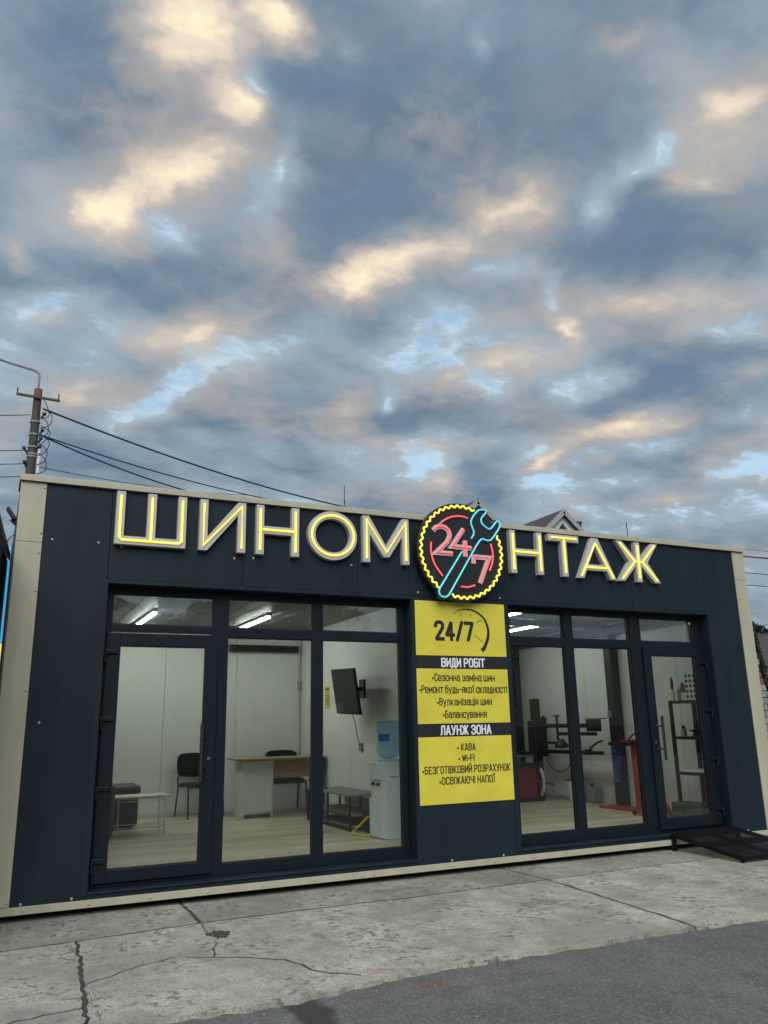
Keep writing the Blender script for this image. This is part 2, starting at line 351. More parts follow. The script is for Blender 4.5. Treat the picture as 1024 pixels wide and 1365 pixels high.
mat('letter_face', (0.45, 0.447, 0.445), 0.4, var=.04)
mat('sign_black', (0.016, 0.018, 0.020), 0.35, var=.1, spec=.45)
mat('sign_pink', (0.62, 0.47, 0.48), 0.4, var=.03)
mat('neon_yellow', (0.8, 0.7, 0.1), 0.4, emit=(0.95, 0.73, 0.07), estr=.52)
mat('neon_red', (0.8, 0.1, 0.1), 0.4, emit=(1.0, 0.11, 0.13), estr=0.32)
mat('neon_cyan', (0.1, 0.6, 0.7), 0.4, emit=(0.10, 0.62, 0.68), estr=0.24)
mat('neon_blue', (0.1, 0.4, 0.8), 0.4, emit=(0.07, 0.46, 0.80), estr=.38)
mat('lamp_tube', (0.9, 0.9, 0.9), 0.4, emit=(0.93, 1.0, 0.95), estr=27.0)
mat('concrete_pole', (0.060, 0.053, 0.046), 0.85, var=.25, scale=8, bump=.5, bscale=40)
mat('rusty', (0.16, 0.085, 0.045), 0.85, var=.35, scale=18)
mat('cable', (0.012, 0.012, 0.014), 0.6)
mat('roof_brown', (0.055, 0.040, 0.036), 0.6, var=.2, scale=3, rnd=.15)
mat('house_grey', (0.30, 0.31, 0.31), 0.75, var=.06); mat('house_white', (0.56, 0.57, 0.56), 0.75, var=.06)
mat('house_cream', (0.60, 0.56, 0.47), 0.8, var=.06)
mat('dark_window', (0.02, 0.025, 0.03), 0.08, spec=.6)
mat('soil', (0.055, 0.050, 0.042), 0.95, var=.4, scale=30, bump=.6, bscale=120)
mat('bark', (0.07, 0.05, 0.035), 0.9, var=.3, scale=10, bump=.6, bscale=30)
mat('leaf', (0.045, 0.075, 0.022), 0.6, var=.35, scale=2.2)
mat('leaf_dark', (0.018, 0.036, 0.016), 0.65, var=.4, scale=3)
mat('stone_red', (0.23, 0.11, 0.095), 0.85, var=.2); mat('stone_grey', (0.24, 0.245, 0.25), 0.85, var=.2); mat('stone_white', (0.30, 0.30, 0.30), 0.85, var=.12)
mat('fence_dark', (0.035, 0.037, 0.04), 0.6, var=.15)
mat('dark_wood', (0.018, 0.017, 0.018), 0.6, var=.25, scale=5)

def ribbed(name, col, axis, freq, joint_rough=.45, strength=.25):
    m = mat(name, col, joint_rough, var=.025, scale=.8); t = m.node_tree; b = t.nodes['Principled BSDF']
    tcn = t.nodes.new('ShaderNodeTexCoord'); w = t.nodes.new('ShaderNodeTexWave'); w.wave_type = 'BANDS'; w.bands_direction = axis; w.wave_profile = 'SAW'
    w.inputs['Scale'].default_value = freq; t.links.new(tcn.outputs['Object'], w.inputs['Vector'])
    bp = t.nodes.new('ShaderNodeBump'); bp.inputs['Strength'].default_value = strength; bp.inputs['Distance'].default_value = .003
    t.links.new(w.outputs['Fac'], bp.inputs['Height']); t.links.new(bp.outputs[0], b.inputs['Normal'])
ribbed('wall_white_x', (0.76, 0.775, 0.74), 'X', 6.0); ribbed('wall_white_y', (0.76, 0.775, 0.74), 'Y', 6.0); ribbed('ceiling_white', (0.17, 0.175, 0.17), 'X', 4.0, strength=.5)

def glass_mat(name, tint, ior=1.5, rough=0.0, body=0.0, bodycol=(.1, .3, .6)):
    m = bpy.data.materials.new(name); m.use_nodes = True; t = m.node_tree; t.nodes.clear()
    o = t.nodes.new('ShaderNodeOutputMaterial'); tr = t.nodes.new('ShaderNodeBsdfTransparent'); tr.inputs[0].default_value = (*tint, 1)
    gl = t.nodes.new('ShaderNodeBsdfGlossy'); gl.inputs['Roughness'].default_value = rough
    lw_ = t.nodes.new('ShaderNodeLayerWeight'); lw_.inputs[0].default_value = .5; f0 = ((ior - 1) / (ior + 1)) ** 2   # Schlick reflectance, same on both faces
    pw_ = t.nodes.new('ShaderNodeMath'); pw_.operation = 'POWER'; t.links.new(lw_.outputs['Facing'], pw_.inputs[0]); pw_.inputs[1].default_value = 5
    fr = t.nodes.new('ShaderNodeMath'); fr.operation = 'MULTIPLY_ADD'; t.links.new(pw_.outputs[0], fr.inputs[0]); fr.inputs[1].default_value = 1 - f0; fr.inputs[2].default_value = f0
    mx = t.nodes.new('ShaderNodeMixShader'); t.links.new(fr.outputs[0], mx.inputs[0]); last = tr.outputs[0]
    if body:
        df = t.nodes.new('ShaderNodeBsdfDiffuse'); df.inputs[0].default_value = (*bodycol, 1); m2 = t.nodes.new('ShaderNodeMixShader'); m2.inputs[0].default_value = body
        t.links.new(last, m2.inputs[1]); t.links.new(df.outputs[0], m2.inputs[2]); last = m2.outputs[0]
    t.links.new(last, mx.inputs[1]); t.links.new(gl.outputs[0], mx.inputs[2]); t.links.new(mx.outputs[0], o.inputs[0]); M[name] = m
glass_mat('glass', (0.89, 0.92, 0.89), 1.6); glass_mat('transom_glass', (0.80, 0.83, 0.81), 2.15); glass_mat('bottle_plastic', (0.70, 0.85, 0.97), 1.5, .08, .12, (.30, .52, .75)); glass_mat('bottle_label', (0.3, 0.5, 0.9), 1.3, .2, .7, (.03, .13, .42))  # transom panes: same glass, reflectance raised and tint darkened to strengthen reflections

def ground_mats():
    def base(name):
        m = bpy.data.materials.new(name); m.use_nodes = True; M[name] = m; t = m.node_tree
        return m, t, t.nodes['Principled BSDF'], t.nodes.new('ShaderNodeNewGeometry').outputs['Position']
    def noise(t, pos, s, d=6, r=.6, sc=(1, 1, 1)):
        mp = t.nodes.new('ShaderNodeMapping'); mp.inputs[3].default_value = sc; t.links.new(pos, mp.inputs[0])
        n = t.nodes.new('ShaderNodeTexNoise'); n.inputs['Scale'].default_value = s; n.inputs['Detail'].default_value = d; n.inputs['Roughness'].default_value = r
        t.links.new(mp.outputs[0], n.inputs['Vector']); return n.outputs['Fac']
    def rng(t, v, a, b, c, d, sm=False):
        n = t.nodes.new('ShaderNodeMapRange'); t.links.new(v, n.inputs[0])
        if sm: n.interpolation_type = 'SMOOTHSTEP'
        for i, x in zip((1, 2, 3, 4), (a, b, c, d)): n.inputs[i].default_value = x
        return n.outputs[0]
    def mixc(t, f, a, b, op='MIX'):
        n = t.nodes.new('ShaderNodeMix'); n.data_type = 'RGBA'; n.blend_type = op
        if hasattr(f, 'links'): t.links.new(f, n.inputs[0])
        else: n.inputs[0].default_value = f
        for i, v in ((6, a), (7, b)):
            if hasattr(v, 'links'): t.links.new(v, n.inputs[i])
            else: n.inputs[i].default_value = (*v, 1)
        return n.outputs[2]
    def mul(t, a, b):
        n = t.nodes.new('ShaderNodeMath'); n.operation = 'MULTIPLY'
        for i, v in enumerate((a, b)):
            if hasattr(v, 'links'): t.links.new(v, n.inputs[i])
            else: n.inputs[i].default_value = v
        return n.outputs[0]
    def spot(t, pos, x, y, a, b, rot=0):
        mp = t.nodes.new('ShaderNodeMapping'); mp.vector_type = 'TEXTURE'; t.links.new(pos, mp.inputs[0])
        mp.inputs[1].default_value = (x, y, 0); mp.inputs[2].default_value = (0, 0, rot); mp.inputs[3].default_value = (a, b, 50)
        g = t.nodes.new('ShaderNodeTexGradient'); g.gradient_type = 'SPHERICAL'; t.links.new(mp.outputs[0], g.inputs[0]); return g.outputs['Fac']
    def wobble(t, pos, s, amt):
        n = t.nodes.new('ShaderNodeTexNoise'); n.inputs['Scale'].default_value = s; n.inputs['Detail'].default_value = 5; t.links.new(pos, n.inputs['Vector'])
        v = t.nodes.new('ShaderNodeVectorMath'); v.operation = 'SUBTRACT'; t.links.new(n.outputs['Color'], v.inputs[0]); v.inputs[1].default_value = (.5, .5, .5)
        k = t.nodes.new('ShaderNodeVectorMath'); k.operation = 'SCALE'; t.links.new(v.outputs[0], k.inputs[0]); k.inputs['Scale'].default_value = amt
        a = t.nodes.new('ShaderNodeVectorMath'); a.operation = 'ADD'; t.links.new(pos, a.inputs[0]); t.links.new(k.outputs[0], a.inputs[1]); return a.outputs[0]
    # concrete
    for cname, cm in (('concrete', 1.0), ('concrete_old', .80)):
     m, t, b, pos = base(cname); b.inputs['Roughness'].default_value = .9; b.inputs['Specular IOR Level'].default_value = .25
     big = noise(t, pos, 1.1, 5, .6); mid = noise(t, pos, 6, 6, .65); grit = noise(t, pos, 90, 3, .7); pit = noise(t, pos, 17, 4, .6)
     c = mixc(t, rng(t, big, .40, .62, 0, 1), (0.33, 0.32, 0.282), (0.55, 0.53, 0.47))
     c = mixc(t, rng(t, mid, .34, .60, .6, 0), c, (0.24, 0.233, 0.212))
     worn = mul(t, rng(t, pit, .54, .59, 0, 1, True), rng(t, noise(t, pos, 2.3, 3), .46, .58, 0, 1))
     c = mixc(t, mul(t, worn, .75), c, (0.10, 0.097, 0.088))
     c = mixc(t, rng(t, grit, .38, .52, .65, 0), c, (0.15, 0.146, 0.134))
     c = mixc(t, rng(t, noise(t, pos, 140, 2, .6), .62, .72, 0, .5), c, (0.47, 0.46, 0.43))
     pw = wobble(t, pos, 9, .16)
     streak = noise(t, pos, 2.0, 5, .6, (3.5, .5, 1))
     c = mixc(t, rng(t, streak, .52, .75, 0, .4), c, (0.17, 0.165, 0.15))
     r1 = spot(t, pw, 2.15, -2.45, .20, .10); c = mixc(t, rng(t, r1, .25, .8, 0, .55), c, (0.25, 0.13, 0.06))
     for (x, y, a_, b_) in ((2.1, -1.5, .10, .14), (4.0, -1.4, .3, .16), (5.7, -1.5, .25, .2), (3.2, -.35, .5, .15)):
         c = mixc(t, rng(t, spot(t, pw, x, y, a_, b_), .2, .7, 0, .45), c, (0.12, 0.115, 0.10))
     c = mixc(t, 1.0, c, (cm, cm, cm * .98), 'MULTIPLY'); t.links.new(c, b.inputs['Base Color'])
     h = t.nodes.new('ShaderNodeMath'); h.operation = 'MULTIPLY_ADD'; t.links.new(grit, h.inputs[0]); h.inputs[1].default_value = .5; t.links.new(mid, h.inputs[2])
     h2 = t.nodes.new('ShaderNodeMath'); h2.operation = 'MULTIPLY_ADD'; t.links.new(worn, h2.inputs[0]); h2.inputs[1].default_value = -.35; t.links.new(h.outputs[0], h2.inputs[2])
     bp = t.nodes.new('ShaderNodeBump'); bp.inputs['Strength'].default_value = .55; bp.inputs['Distance'].default_value = .012; t.links.new(h2.outputs[0], bp.inputs['Height']); t.links.new(bp.outputs[0], b.inputs['Normal'])
    # asphalt
    m, t, b, pos = base('asphalt'); b.inputs['Roughness'].default_value = .85; b.inputs['Specular IOR Level'].default_value = .3
    vo = t.nodes.new('ShaderNodeTexVoronoi'); vo.inputs['Scale'].default_value = 95; t.links.new(pos, vo.inputs['Vector'])
    big = noise(t, pos, .9, 5, .6); mid = noise(t, pos, 5, 5, .65); grit = noise(t, pos, 130, 3, .7)
    c = mixc(t, rng(t, big, .35, .68, 0, 1), (0.135, 0.136, 0.137), (0.19, 0.19, 0.188))
    c = mixc(t, rng(t, mid, .35, .62, .6, 0), c, (0.09, 0.091, 0.092))
    sepc = t.nodes.new('ShaderNodeSeparateColor'); t.links.new(vo.outputs['Color'], sepc.inputs[0])
    c = mixc(t, rng(t, sepc.outputs[0], .72, .98, 0, .55), c, (0.33, 0.327, 0.32))
    c = mixc(t, rng(t, grit, .36, .50, .8, 0), c, (0.030, 0.030, 0.031))
    pw = wobble(t, pos, 7, .22)
    c = mixc(t, rng(t, spot(t, pw, 1.55, -2.85, .16, .42), .15, .5, 0, .7), c, (0.022, 0.022, 0.023))
    c = mixc(t, rng(t, spot(t, pw, 2.3, -2.72, .17, .09), .25, .7, 0, .7), c, (0.20, 0.085, 0.035))
    t.links.new(c, b.inputs['Base Color'])
    h = t.nodes.new('ShaderNodeMath'); h.operation = 'MULTIPLY_ADD'; t.links.new(vo.outputs['Distance'], h.inputs[0]); h.inputs[1].default_value = -.7; t.links.new(grit, h.inputs[2])
    bp = t.nodes.new('ShaderNodeBump'); bp.inputs['Strength'].default_value = .7; bp.inputs['Distance'].default_value = .008; t.links.new(h.outputs[0], bp.inputs['Height']); t.links.new(bp.outputs[0], b.inputs['Normal'])
ground_mats()

# ---------------------------------------------------------------- ground
struct(MB().box(-400, 400, -400, 600, -0.6, -0.022).build('ground', 'asphalt'))
pav = MB().box(-6, 16, -2.45, 6.5, -0.03, 0.0029).build('pavement', 'soil'); struct(pav)
def jitter(pts, amp, step):
    out = []
    for (a, b) in zip(pts[:-1], pts[1:]):
        a, b = Vector(a), Vector(b); n = max(1, int((b - a).length / step))
        for k in range(n):
            p = a.lerp(b, k / n)
            if k: p += Vector((random.uniform(-amp, amp), random.uniform(-amp, amp)))
            out.append(tuple(p))
    return out + [tuple(pts[-1])]
LN = {}
def ln(name, pts, amp=.008, step=.09): LN[name] = jitter(pts, amp, step)
jp = [(-6, -.83), (.14, -.83), (.615, -.80)], [(.615, -.80), (1.47, -.71)], [(1.47, -.71), (2.38, -.69), (3.29, -.71), (4.62, -.66)], [(4.62, -.66), (5.91, -.61), (16, -.52)]
for i, q in enumerate(jp): ln('p%d' % i, q)
ln('a0', [(1.485, .4), (1.49, -.3), (1.47, -.71)], .012, .06); ln('b0', [(4.6, .4), (4.62, -.66)])
ln('c0', [(.615, -.80), (.58, -1.35), (.55, -1.87)], .012, .06); ln('c1', [(.55, -1.87), (.53, -2.1), (.51, -2.26)], .012, .06); ln('c2', [(.51, -2.26), (.495, -2.62)], .012, .06)
ln('k0', [(.55, -1.87), (.87, -1.64), (1.13, -1.53), (1.33, -1.66)], .014, .05); ln('k1', [(1.33, -1.66), (1.52, -1.77), (1.71, -1.93), (1.80, -2.26), (2.08, -2.56)], .014, .05)
ln('a1', [(1.47, -.71), (1.45, -.95), (1.48, -1.18), (1.40, -1.42), (1.33, -1.66)], .012, .05)
ln('d0', [(4.62, -.66), (4.58, -1.3), (4.53, -1.8), (4.45, -2.57)], .008, .08)
ln('q0', [(-6, -2.55), (-.6, -2.45), (.51, -2.26)], .014, .06)
ln('e0', [(-6, -2.72), (.495, -2.62)], .02, .05); ln('e1', [(.495, -2.62), (1.12, -2.64), (1.53, -2.68), (2.08, -2.56)], .022, .05); ln('e2', [(2.08, -2.56), (2.6, -2.53), (3.17, -2.55), (4.45, -2.57)], .022, .05); ln('e3', [(4.45, -2.57), (5.2, -2.61), (16, -2.66)], .02, .06)
def chain(*names):
    out = []
    for n in names:
        L = LN[n.strip('-')]; L = L[::-1] if n.startswith('-') else L
        out += [(p, n.strip('-')) for p in L[:-1]]
    return out
def seg(a, b): LN['_'] = [a, b]; return [(a, '_')]
GAP = dict(p0=.016, p1=.016, p2=.017, p3=.013, a0=.014, a1=.005, b0=.012, c0=.013, c1=.014, c2=.013, k0=.007, k1=.010, d0=.015, q0=.009, e0=.0, e1=.0, e2=.0, e3=.0, _=.0)
def slab(loop, top, m='concrete'):
    n = len(loop); P_ = [Vector(p) for p, _ in loop]; nm = [x for _, x in loop]
    area = sum(P_[i].x * P_[(i + 1) % n].y - P_[(i + 1) % n].x * P_[i].y for i in range(n))
    if area < 0: P_ = P_[::-1]; nm = nm[::-1]; nm = nm[1:] + nm[:1]
    out = []
    for i in range(n):
        d0 = (P_[i] - P_[i - 1]).normalized(); d1 = (P_[(i + 1) % n] - P_[i]).normalized()
        g0 = GAP[nm[i - 1]] * random.uniform(.5, 1.5); g1 = GAP[nm[i]] * random.uniform(.5, 1.5)
        n0 = Vector((-d0.y, d0.x)); n1 = Vector((-d1.y, d1.x)); dt = d0.dot(d1)
        if dt > .5: q = P_[i] + (n0 + n1).normalized() * (g0 + g1) / 2
        else: q = P_[i] + n0 * g0 + n1 * g1
        out.append(tuple(q))
    MB().prism([out], -0.16, top, 'xy').build('slab', m, pav)
slab(chain('p0') + chain('p1') + chain('-a0') + seg((1.485, .4), (-6, .4)) + seg((-6, .4), (-6, -.83)), .0045, 'concrete_old')
slab(chain('p2') + chain('-b0') + seg((4.6, .4), (1.485, .4)) + chain('a0'), .004, 'concrete_old')
slab(chain('p3') + seg((16, -.52), (16, .4)) + seg((16, .4), (4.6, .4)) + chain('b0'), .0038, 'concrete_old')
slab(chain('-p0') + seg((-6, -.83), (-6, -2.55)) + chain('q0') + chain('-c1', '-c0'), .0042)
slab(chain('-q0') + seg((-6, -2.55), (-6, -2.72)) + chain('e0') + chain('-c2'), .0035)
slab(chain('c0', 'k0', '-a1', '-p1'), .0048)
slab(chain('c1', 'c2', 'e1', '-k1', '-k0'), .0036)
slab(chain('a1', 'k1', 'e2', '-d0', '-p2'), .004)
slab(chain('d0', 'e3') + seg((16, -2.66), (16, -.52)) + chain('-p3'), .0040)
# broken-out hole in the slab corner with loose rubble and dry moss
mo = MB()
for k in range(60):
    a = random.uniform(0, 6.28); r = random.random() ** .5; s = random.uniform(.004, .012)
    x, y = 1.50 + .08 * r * math.cos(a), -1.12 + .10 * r * math.sin(a)
    mo.obox((x, y, .006), (s, s * .3, .0), (-s * .2, s * .8, .002), (0, 0, s * .5))
tag(mo.build('rubble', 'soil'), 'dark patch of crumbled rubble and moss on the cracked slab', 'rubble', kind='stuff')
pb = MB()
for k in range(260):
    x = random.uniform(-.2, 6.5); y = random.choice((random.uniform(-2.75, -2.5), random.uniform(-2.6, -.1), random.gauss(-.75, .05), random.uniform(-4, -2.6))); s = random.uniform(.0015, .0045)
    z = .004 if y > -2.6 else -.022
    pb.obox((x, y, z + s * .5), (s, s * .4, 0), (-s * .3, s * .8, 0), (0, s * .2, s * .6))
tag(pb.build('pebbles', 'stone_grey'), 'loose grey grit scattered over the slabs and the asphalt edge', 'grit', kind='stuff')
wd_ = MB()
for k in range(420):
    c_ = random.random()
    if c_ < .35: x, y = 1.485 + random.gauss(0, .012), random.uniform(-.7, -.02)
    elif c_ < .6: x, y = .56 + random.gauss(0, .014), random.uniform(-2.5, -.85)
    elif c_ < .8: x, y = random.choice((2.9, 3.1, 4.6, 4.62, .4, 5.6)) + random.gauss(0, .08), random.gauss(-.03, .02)
    else: x, y = 1.5 + random.gauss(0, .05), -1.12 + random.gauss(0, .06)
    a = random.uniform(0, 6.28); hgt = random.uniform(.006, .024); w_ = .0022
    dx, dy = math.cos(a), math.sin(a); bx, by = -dy * w_, dx * w_; l = random.uniform(.3, 1.2) * hgt
    wd_.add([(x - bx, y - by, .003), (x + bx, y + by, .003), (x + dx * l, y + dy * l, hgt)], [(0, 1, 2)])
tag(wd_.build('weeds', 'leaf'), 'short dry weeds growing in the slab joints', 'weeds', kind='stuff')
# ---------------------------------------------------------------- the shop building
W, H, D = 8.456, 3.48, 5.2; FL = 0.20; CE = 2.80
shop = thing('tire_shop', 'navy single-storey tyre shop with cream corner trim and two glazed fronts', 'building', (W / 2, 0, 0))
LX0, LX1, RX0, RX1, OZ0, OZ1 = 0.752, 3.652, 4.815, 7.708, 0.165, 2.598
def panel(x0, x1, z0, z1, name='cladding_panel'):
    return MB().box(x0 + .002, x1 - .002, 0.0, 0.055, z0 + .002, z1 - .002).build(name, 'navy_panel', shop, bevel=.0022)
panel(.19, .742, .10, 3.425); panel(7.708, 8.262, .10, 3.425)
for a, b in ((.742, 1.922), (1.922, 3.079), (3.079, 3.651), (3.651, 4.808), (4.808, 5.374), (5.374, 6.552), (6.552, 7.708)): panel(a, b, 2.632, 3.425)
panel(3.662, 4.806, .10, 2.632)
panel(.742, 3.662, .10, .150); panel(4.806, 7.708, .10, .150)
# backing wall behind cladding joints
bk = MB(); y0, y1 = .058, .13
bk.box(.02, LX0 - .012, y0, y1, .08, 3.40).box(LX1 + .012, RX0 - .012, y0, y1, .08, 2.60).box(RX1 + .012, W - .02, y0, y1, .08, 3.40).box(LX0 - .012, RX1 + .012, y0, y1, 2.605, 3.40)
bk.box(LX0 - .012, LX1 + .012, y0, y1, .08, .155).box(RX0 - .012, RX1 + .012, y0, y1, .08, .155)
bk.build('wall_core', 'black_gasket', shop)
# sheet metal reveals around both openings
for x0, x1 in ((LX0, LX1), (RX0, RX1)):
    t = .010
    for k in ((x0 - .052, x0, -.006, .0, OZ0 - .02, OZ1 + .034), (x1, x1 + .010, -.006, .0, OZ0 - .02, OZ1 + .034), (x0, x1, -.006, .0, OZ1, OZ1 + .034)):
        MB().box(*k).build('reveal_flange', 'navy_panel', shop, bevel=.0015)
    MB().box(x0 - t, x0, .001, .26, OZ0, OZ1).build('reveal', 'navy_panel', shop); MB().box(x1, x1 + t, .001, .26, OZ0, OZ1).build('reveal', 'navy_panel', shop)
    MB().box(x0 - t, x1 + t, .001, .26, OZ1, OZ1 + t).build('reveal', 'navy_panel', shop)
    MB().box(x0 + .001, x1 - .001, -.014, .26, OZ0 - .016, OZ0).build('window_sill', 'navy_panel', shop, bevel=.004)
# cream trims
def trim(n, *k): return MB().box(*k).build(n, 'cream_trim', shop, bevel=.003)
trim('corner_trim', 0, .202, -.010, .12, .118, 2.905); trim('corner_trim', 0, .202, -.010, .12, 2.908, 3.425)
trim('corner_trim', 8.254, W, -.010, .12, .118, 3.06); trim('corner_trim', 8.254, W, -.010, .12, 3.063, 3.425)
trim('parapet_cap', -.012, W + .012, -.028, .40, 3.432, 3.482); trim('parapet_cap_lip', -.010, W + .010, -.036, -.030, 3.424, 3.470)
trim('base_strip', 0, 3.2, -.016, .10, .058, .114); trim('base_strip', 3.203, 6.1, -.016, .10, .058, .114); trim('base_strip', 6.103, W, -.016, .10, .058, .114)
# screws
sc0 = None
def screw(x, z, y=-.001, r=.011, m='screw_grey'):
    global sc0
    if sc0 is None:
        sc0 = MB().lathe([(.0115, 0), (.0115, .002), (.007, .0065), (.0, .008)][::1], n=8, axis='y')
        for i, v in enumerate(sc0.v): sc0.v[i] = (v[0], -v[1], v[2])
        o = sc0.build('screw', m, shop, smooth=True); sc0 = o.data; sc0['c'] = 1
        globals()['sc1'] = sc0.copy(); sc1.materials.clear(); sc1.materials.append(M['cream_trim'])
    else:
        o = bpy.data.objects.new('screw', sc0 if m == 'screw_grey' else sc1); C.objects.link(o); o.parent = shop; o.matrix_parent_inverse = Matrix.Translation(-shop.location)
    o.location = (x, y, z)
for x, z in ((.28, 2.94), (.65, 2.94), (.84, 2.92), (1.84, 2.885), (2.02, 2.90), (3.01, 2.90), (3.74, 2.67), (4.72, 2.66), (.28, .128), (.64, .132), (4.02, .13), (4.60, .13), (.30, 1.45), (7.95, .13)): screw(x, z)
for k in range(18): screw(.30 + k * .465, .086, -.0165, m='cream')
for z in (.15, .9, 1.7, 2.5, 2.82, 2.99, 3.38): screw(.185, z, -.0105, m='cream'); screw(8.27, z, -.0105, m='cream')
# outer shell: side walls, back wall, roof, feet
MB().box(.0, .09, .125, D, .10, 3.40).build('side_wall', 'navy_panel', shop); MB().box(W - .09, W, .125, D, .10, 3.40).build('side_wall', 'navy_panel', shop)
MB().box(.091, W - .091, D - .1, D, .10, 3.38).build('back_wall', 'navy_panel', shop); MB().box(.091, W - .091, .131, D - .101, 2.95, 3.05).build('roof', 'cream_trim', shop)
MB().box(.091, W - .091, .262, D - .101, .10, FL - .02).build('floor_base', 'black_gasket', shop)
for x in (.4, 2.8, 5.4, 8.0):
    for y in (.6, 4.7): MB().box(x - .15, x + .15, y - .15, y + .15, -.005, .099).build('foot', 'concrete', shop)
# ---- interior shell: wall panels, ceiling panels, floor planks
IX = ((.095, 4.352), (4.452, W - .095)); IY0, IY1 = .262, D - .102
def planks(x0, x1, name):
    fl = MB().box(x0, x1, IY0, IY1, FL - .019, FL - .006).build(name, 'soil', shop)
    pl, pwid = 1.28, .192; meshes = {}
    ny = int((IY1 - IY0) / pwid + .99); r_ = 0
    for j in range(ny):
        ya = IY0 + j * pwid; yb = min(ya + pwid, IY1); x = x0 - (j * .47 % 1) * pl
        while x < x1 - .01:
            a, b = max(x, x0), min(x + pl, x1); x += pl
            if b - a < .03: continue
            key = (round(b - a, 3), round(yb - ya, 3))
            if key not in meshes:
                o = MB().box(.0008, b - a - .0008, .0008, yb - ya - .0008, -.005, 0).build('plank', 'floor_plank', fl); meshes[key] = o.data
            else:
                o = bpy.data.objects.new('plank', meshes[key]); C.objects.link(o); o.parent = fl
            o.location = (a, ya, FL)
planks(*IX[0], 'lounge_floor'); planks(*IX[1], 'workshop_floor')
def runs(a, b, w):
    n = max(1, round((b - a) / w)); return [(a + (b - a) * k / n, a + (b - a) * (k + 1) / n) for k in range(n)]
for ri, (x0, x1) in enumerate(IX):
    for a, b in runs(x0, x1, 1.06): MB().box(a + .003, b - .003, IY1 - .03, IY1, FL, CE).build('wall_panel', 'wall_white_x', shop)
    for a, b in runs(IY0, IY1 - .031, 1.06):
        MB().box(x0, x0 + .028, a + .003, b - .003, FL, CE).build('wall_panel', 'wall_white_y', shop); MB().box(x1 - .028, x1, a + .003, b - .003, FL, CE).build('wall_panel', 'wall_white_y', shop)
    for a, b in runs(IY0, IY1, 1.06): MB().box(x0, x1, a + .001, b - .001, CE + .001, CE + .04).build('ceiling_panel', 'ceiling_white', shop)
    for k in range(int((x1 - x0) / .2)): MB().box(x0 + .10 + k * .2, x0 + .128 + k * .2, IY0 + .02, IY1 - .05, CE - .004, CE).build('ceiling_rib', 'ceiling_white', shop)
    for k in ((x0 + .029, x1 - .029, IY1 - .042, IY1 - .0305, FL + .001, FL + .05), (x0 + .0285, x0 + .040, IY0, IY1 - .043, FL + .001, FL + .05), (x1 - .040, x1 - .0285, IY0, IY1 - .043, FL + .001, FL + .05)):
        MB().box(*k).build('skirting_board', 'white_laminate', shop)
MB().box(4.353, 4.451, .135, IY1, FL, CE).build('partition_wall', 'white_laminate', shop)
for (a, b) in ((.092, LX0 - .012), (LX1 + .012, RX0 - .012), (RX1 + .012, W - .092)): MB().box(a, b, .262 if False else .14, .258, FL, CE).build('front_lining', 'white_laminate', shop)
MB().box(.092, W - .092, .14, .258, OZ1 + .02, CE).build('front_lining', 'white_laminate', shop)
# ---- glazing (recessed)
GY = .14
def win(x0, x1, bars_v, bars_h):                      # a fixed frame, members butted
    pass
def glazing(x0, x1, cols, zt0, zt1, zb, zg, door, hinge_left):
    """cols: clear glass spans; door: index of the column holding the door leaf"""
    fr = MB(); ft, fb = OZ1 - .001, OZ0 + .001; ya, yb = GY, GY + .075
    xs = [x0] + [v for c in cols for v in c] + [x1]
    for k in range(0, len(xs), 2): fr.box(xs[k], xs[k + 1], ya, yb, fb, ft)         # posts
    unit = fr.build('window_frame', 'navy_frame', shop, bevel=.004)
    for i, (a, b) in enumerate(cols):
        for z0, z1 in ((zt1, ft - .001), (zg if i != door else 2.205, zt0), (fb + .001, zb if i != door else fb + .03)):
            MB().box(a + .0005, b - .0005, ya + .002, yb - .002, z0, z1).build('rail', 'navy_frame', unit, bevel=.003)
        bd = MB()
        for z0, z1 in ((zt0, zt1),) + (((zb, zg),) if i != door else ()):
            MB().box(a + .002, b - .002, ya + .034, ya + .042, z0 + .002, z1 - .002).build('pane', 'transom_glass' if z0 == zt0 else 'glass', unit)
            for q in ((a, a + .010, z0, z1), (b - .010, b, z0, z1), (a + .010, b - .010, z0, z0 + .010), (a + .010, b - .010, z1 - .010, z1)): bd.box(q[0], q[1], ya + .018, ya + .032, q[2], q[3])
        bd.build('gasket', 'black_gasket', unit)
    return unit
lw = glazing(LX0 + .01, LX1 - .005, [(.818, 1.702), (1.84, 2.668), (2.766, 3.592)], 2.268, 2.535, .262, 2.182, 0, True)
rw = glazing(RX0 + .005, RX1 - .005, [(4.926, 5.648), (5.765, 6.590), (6.755, 7.590)], 2.272, 2.545, .272, 2.182, 2, False)
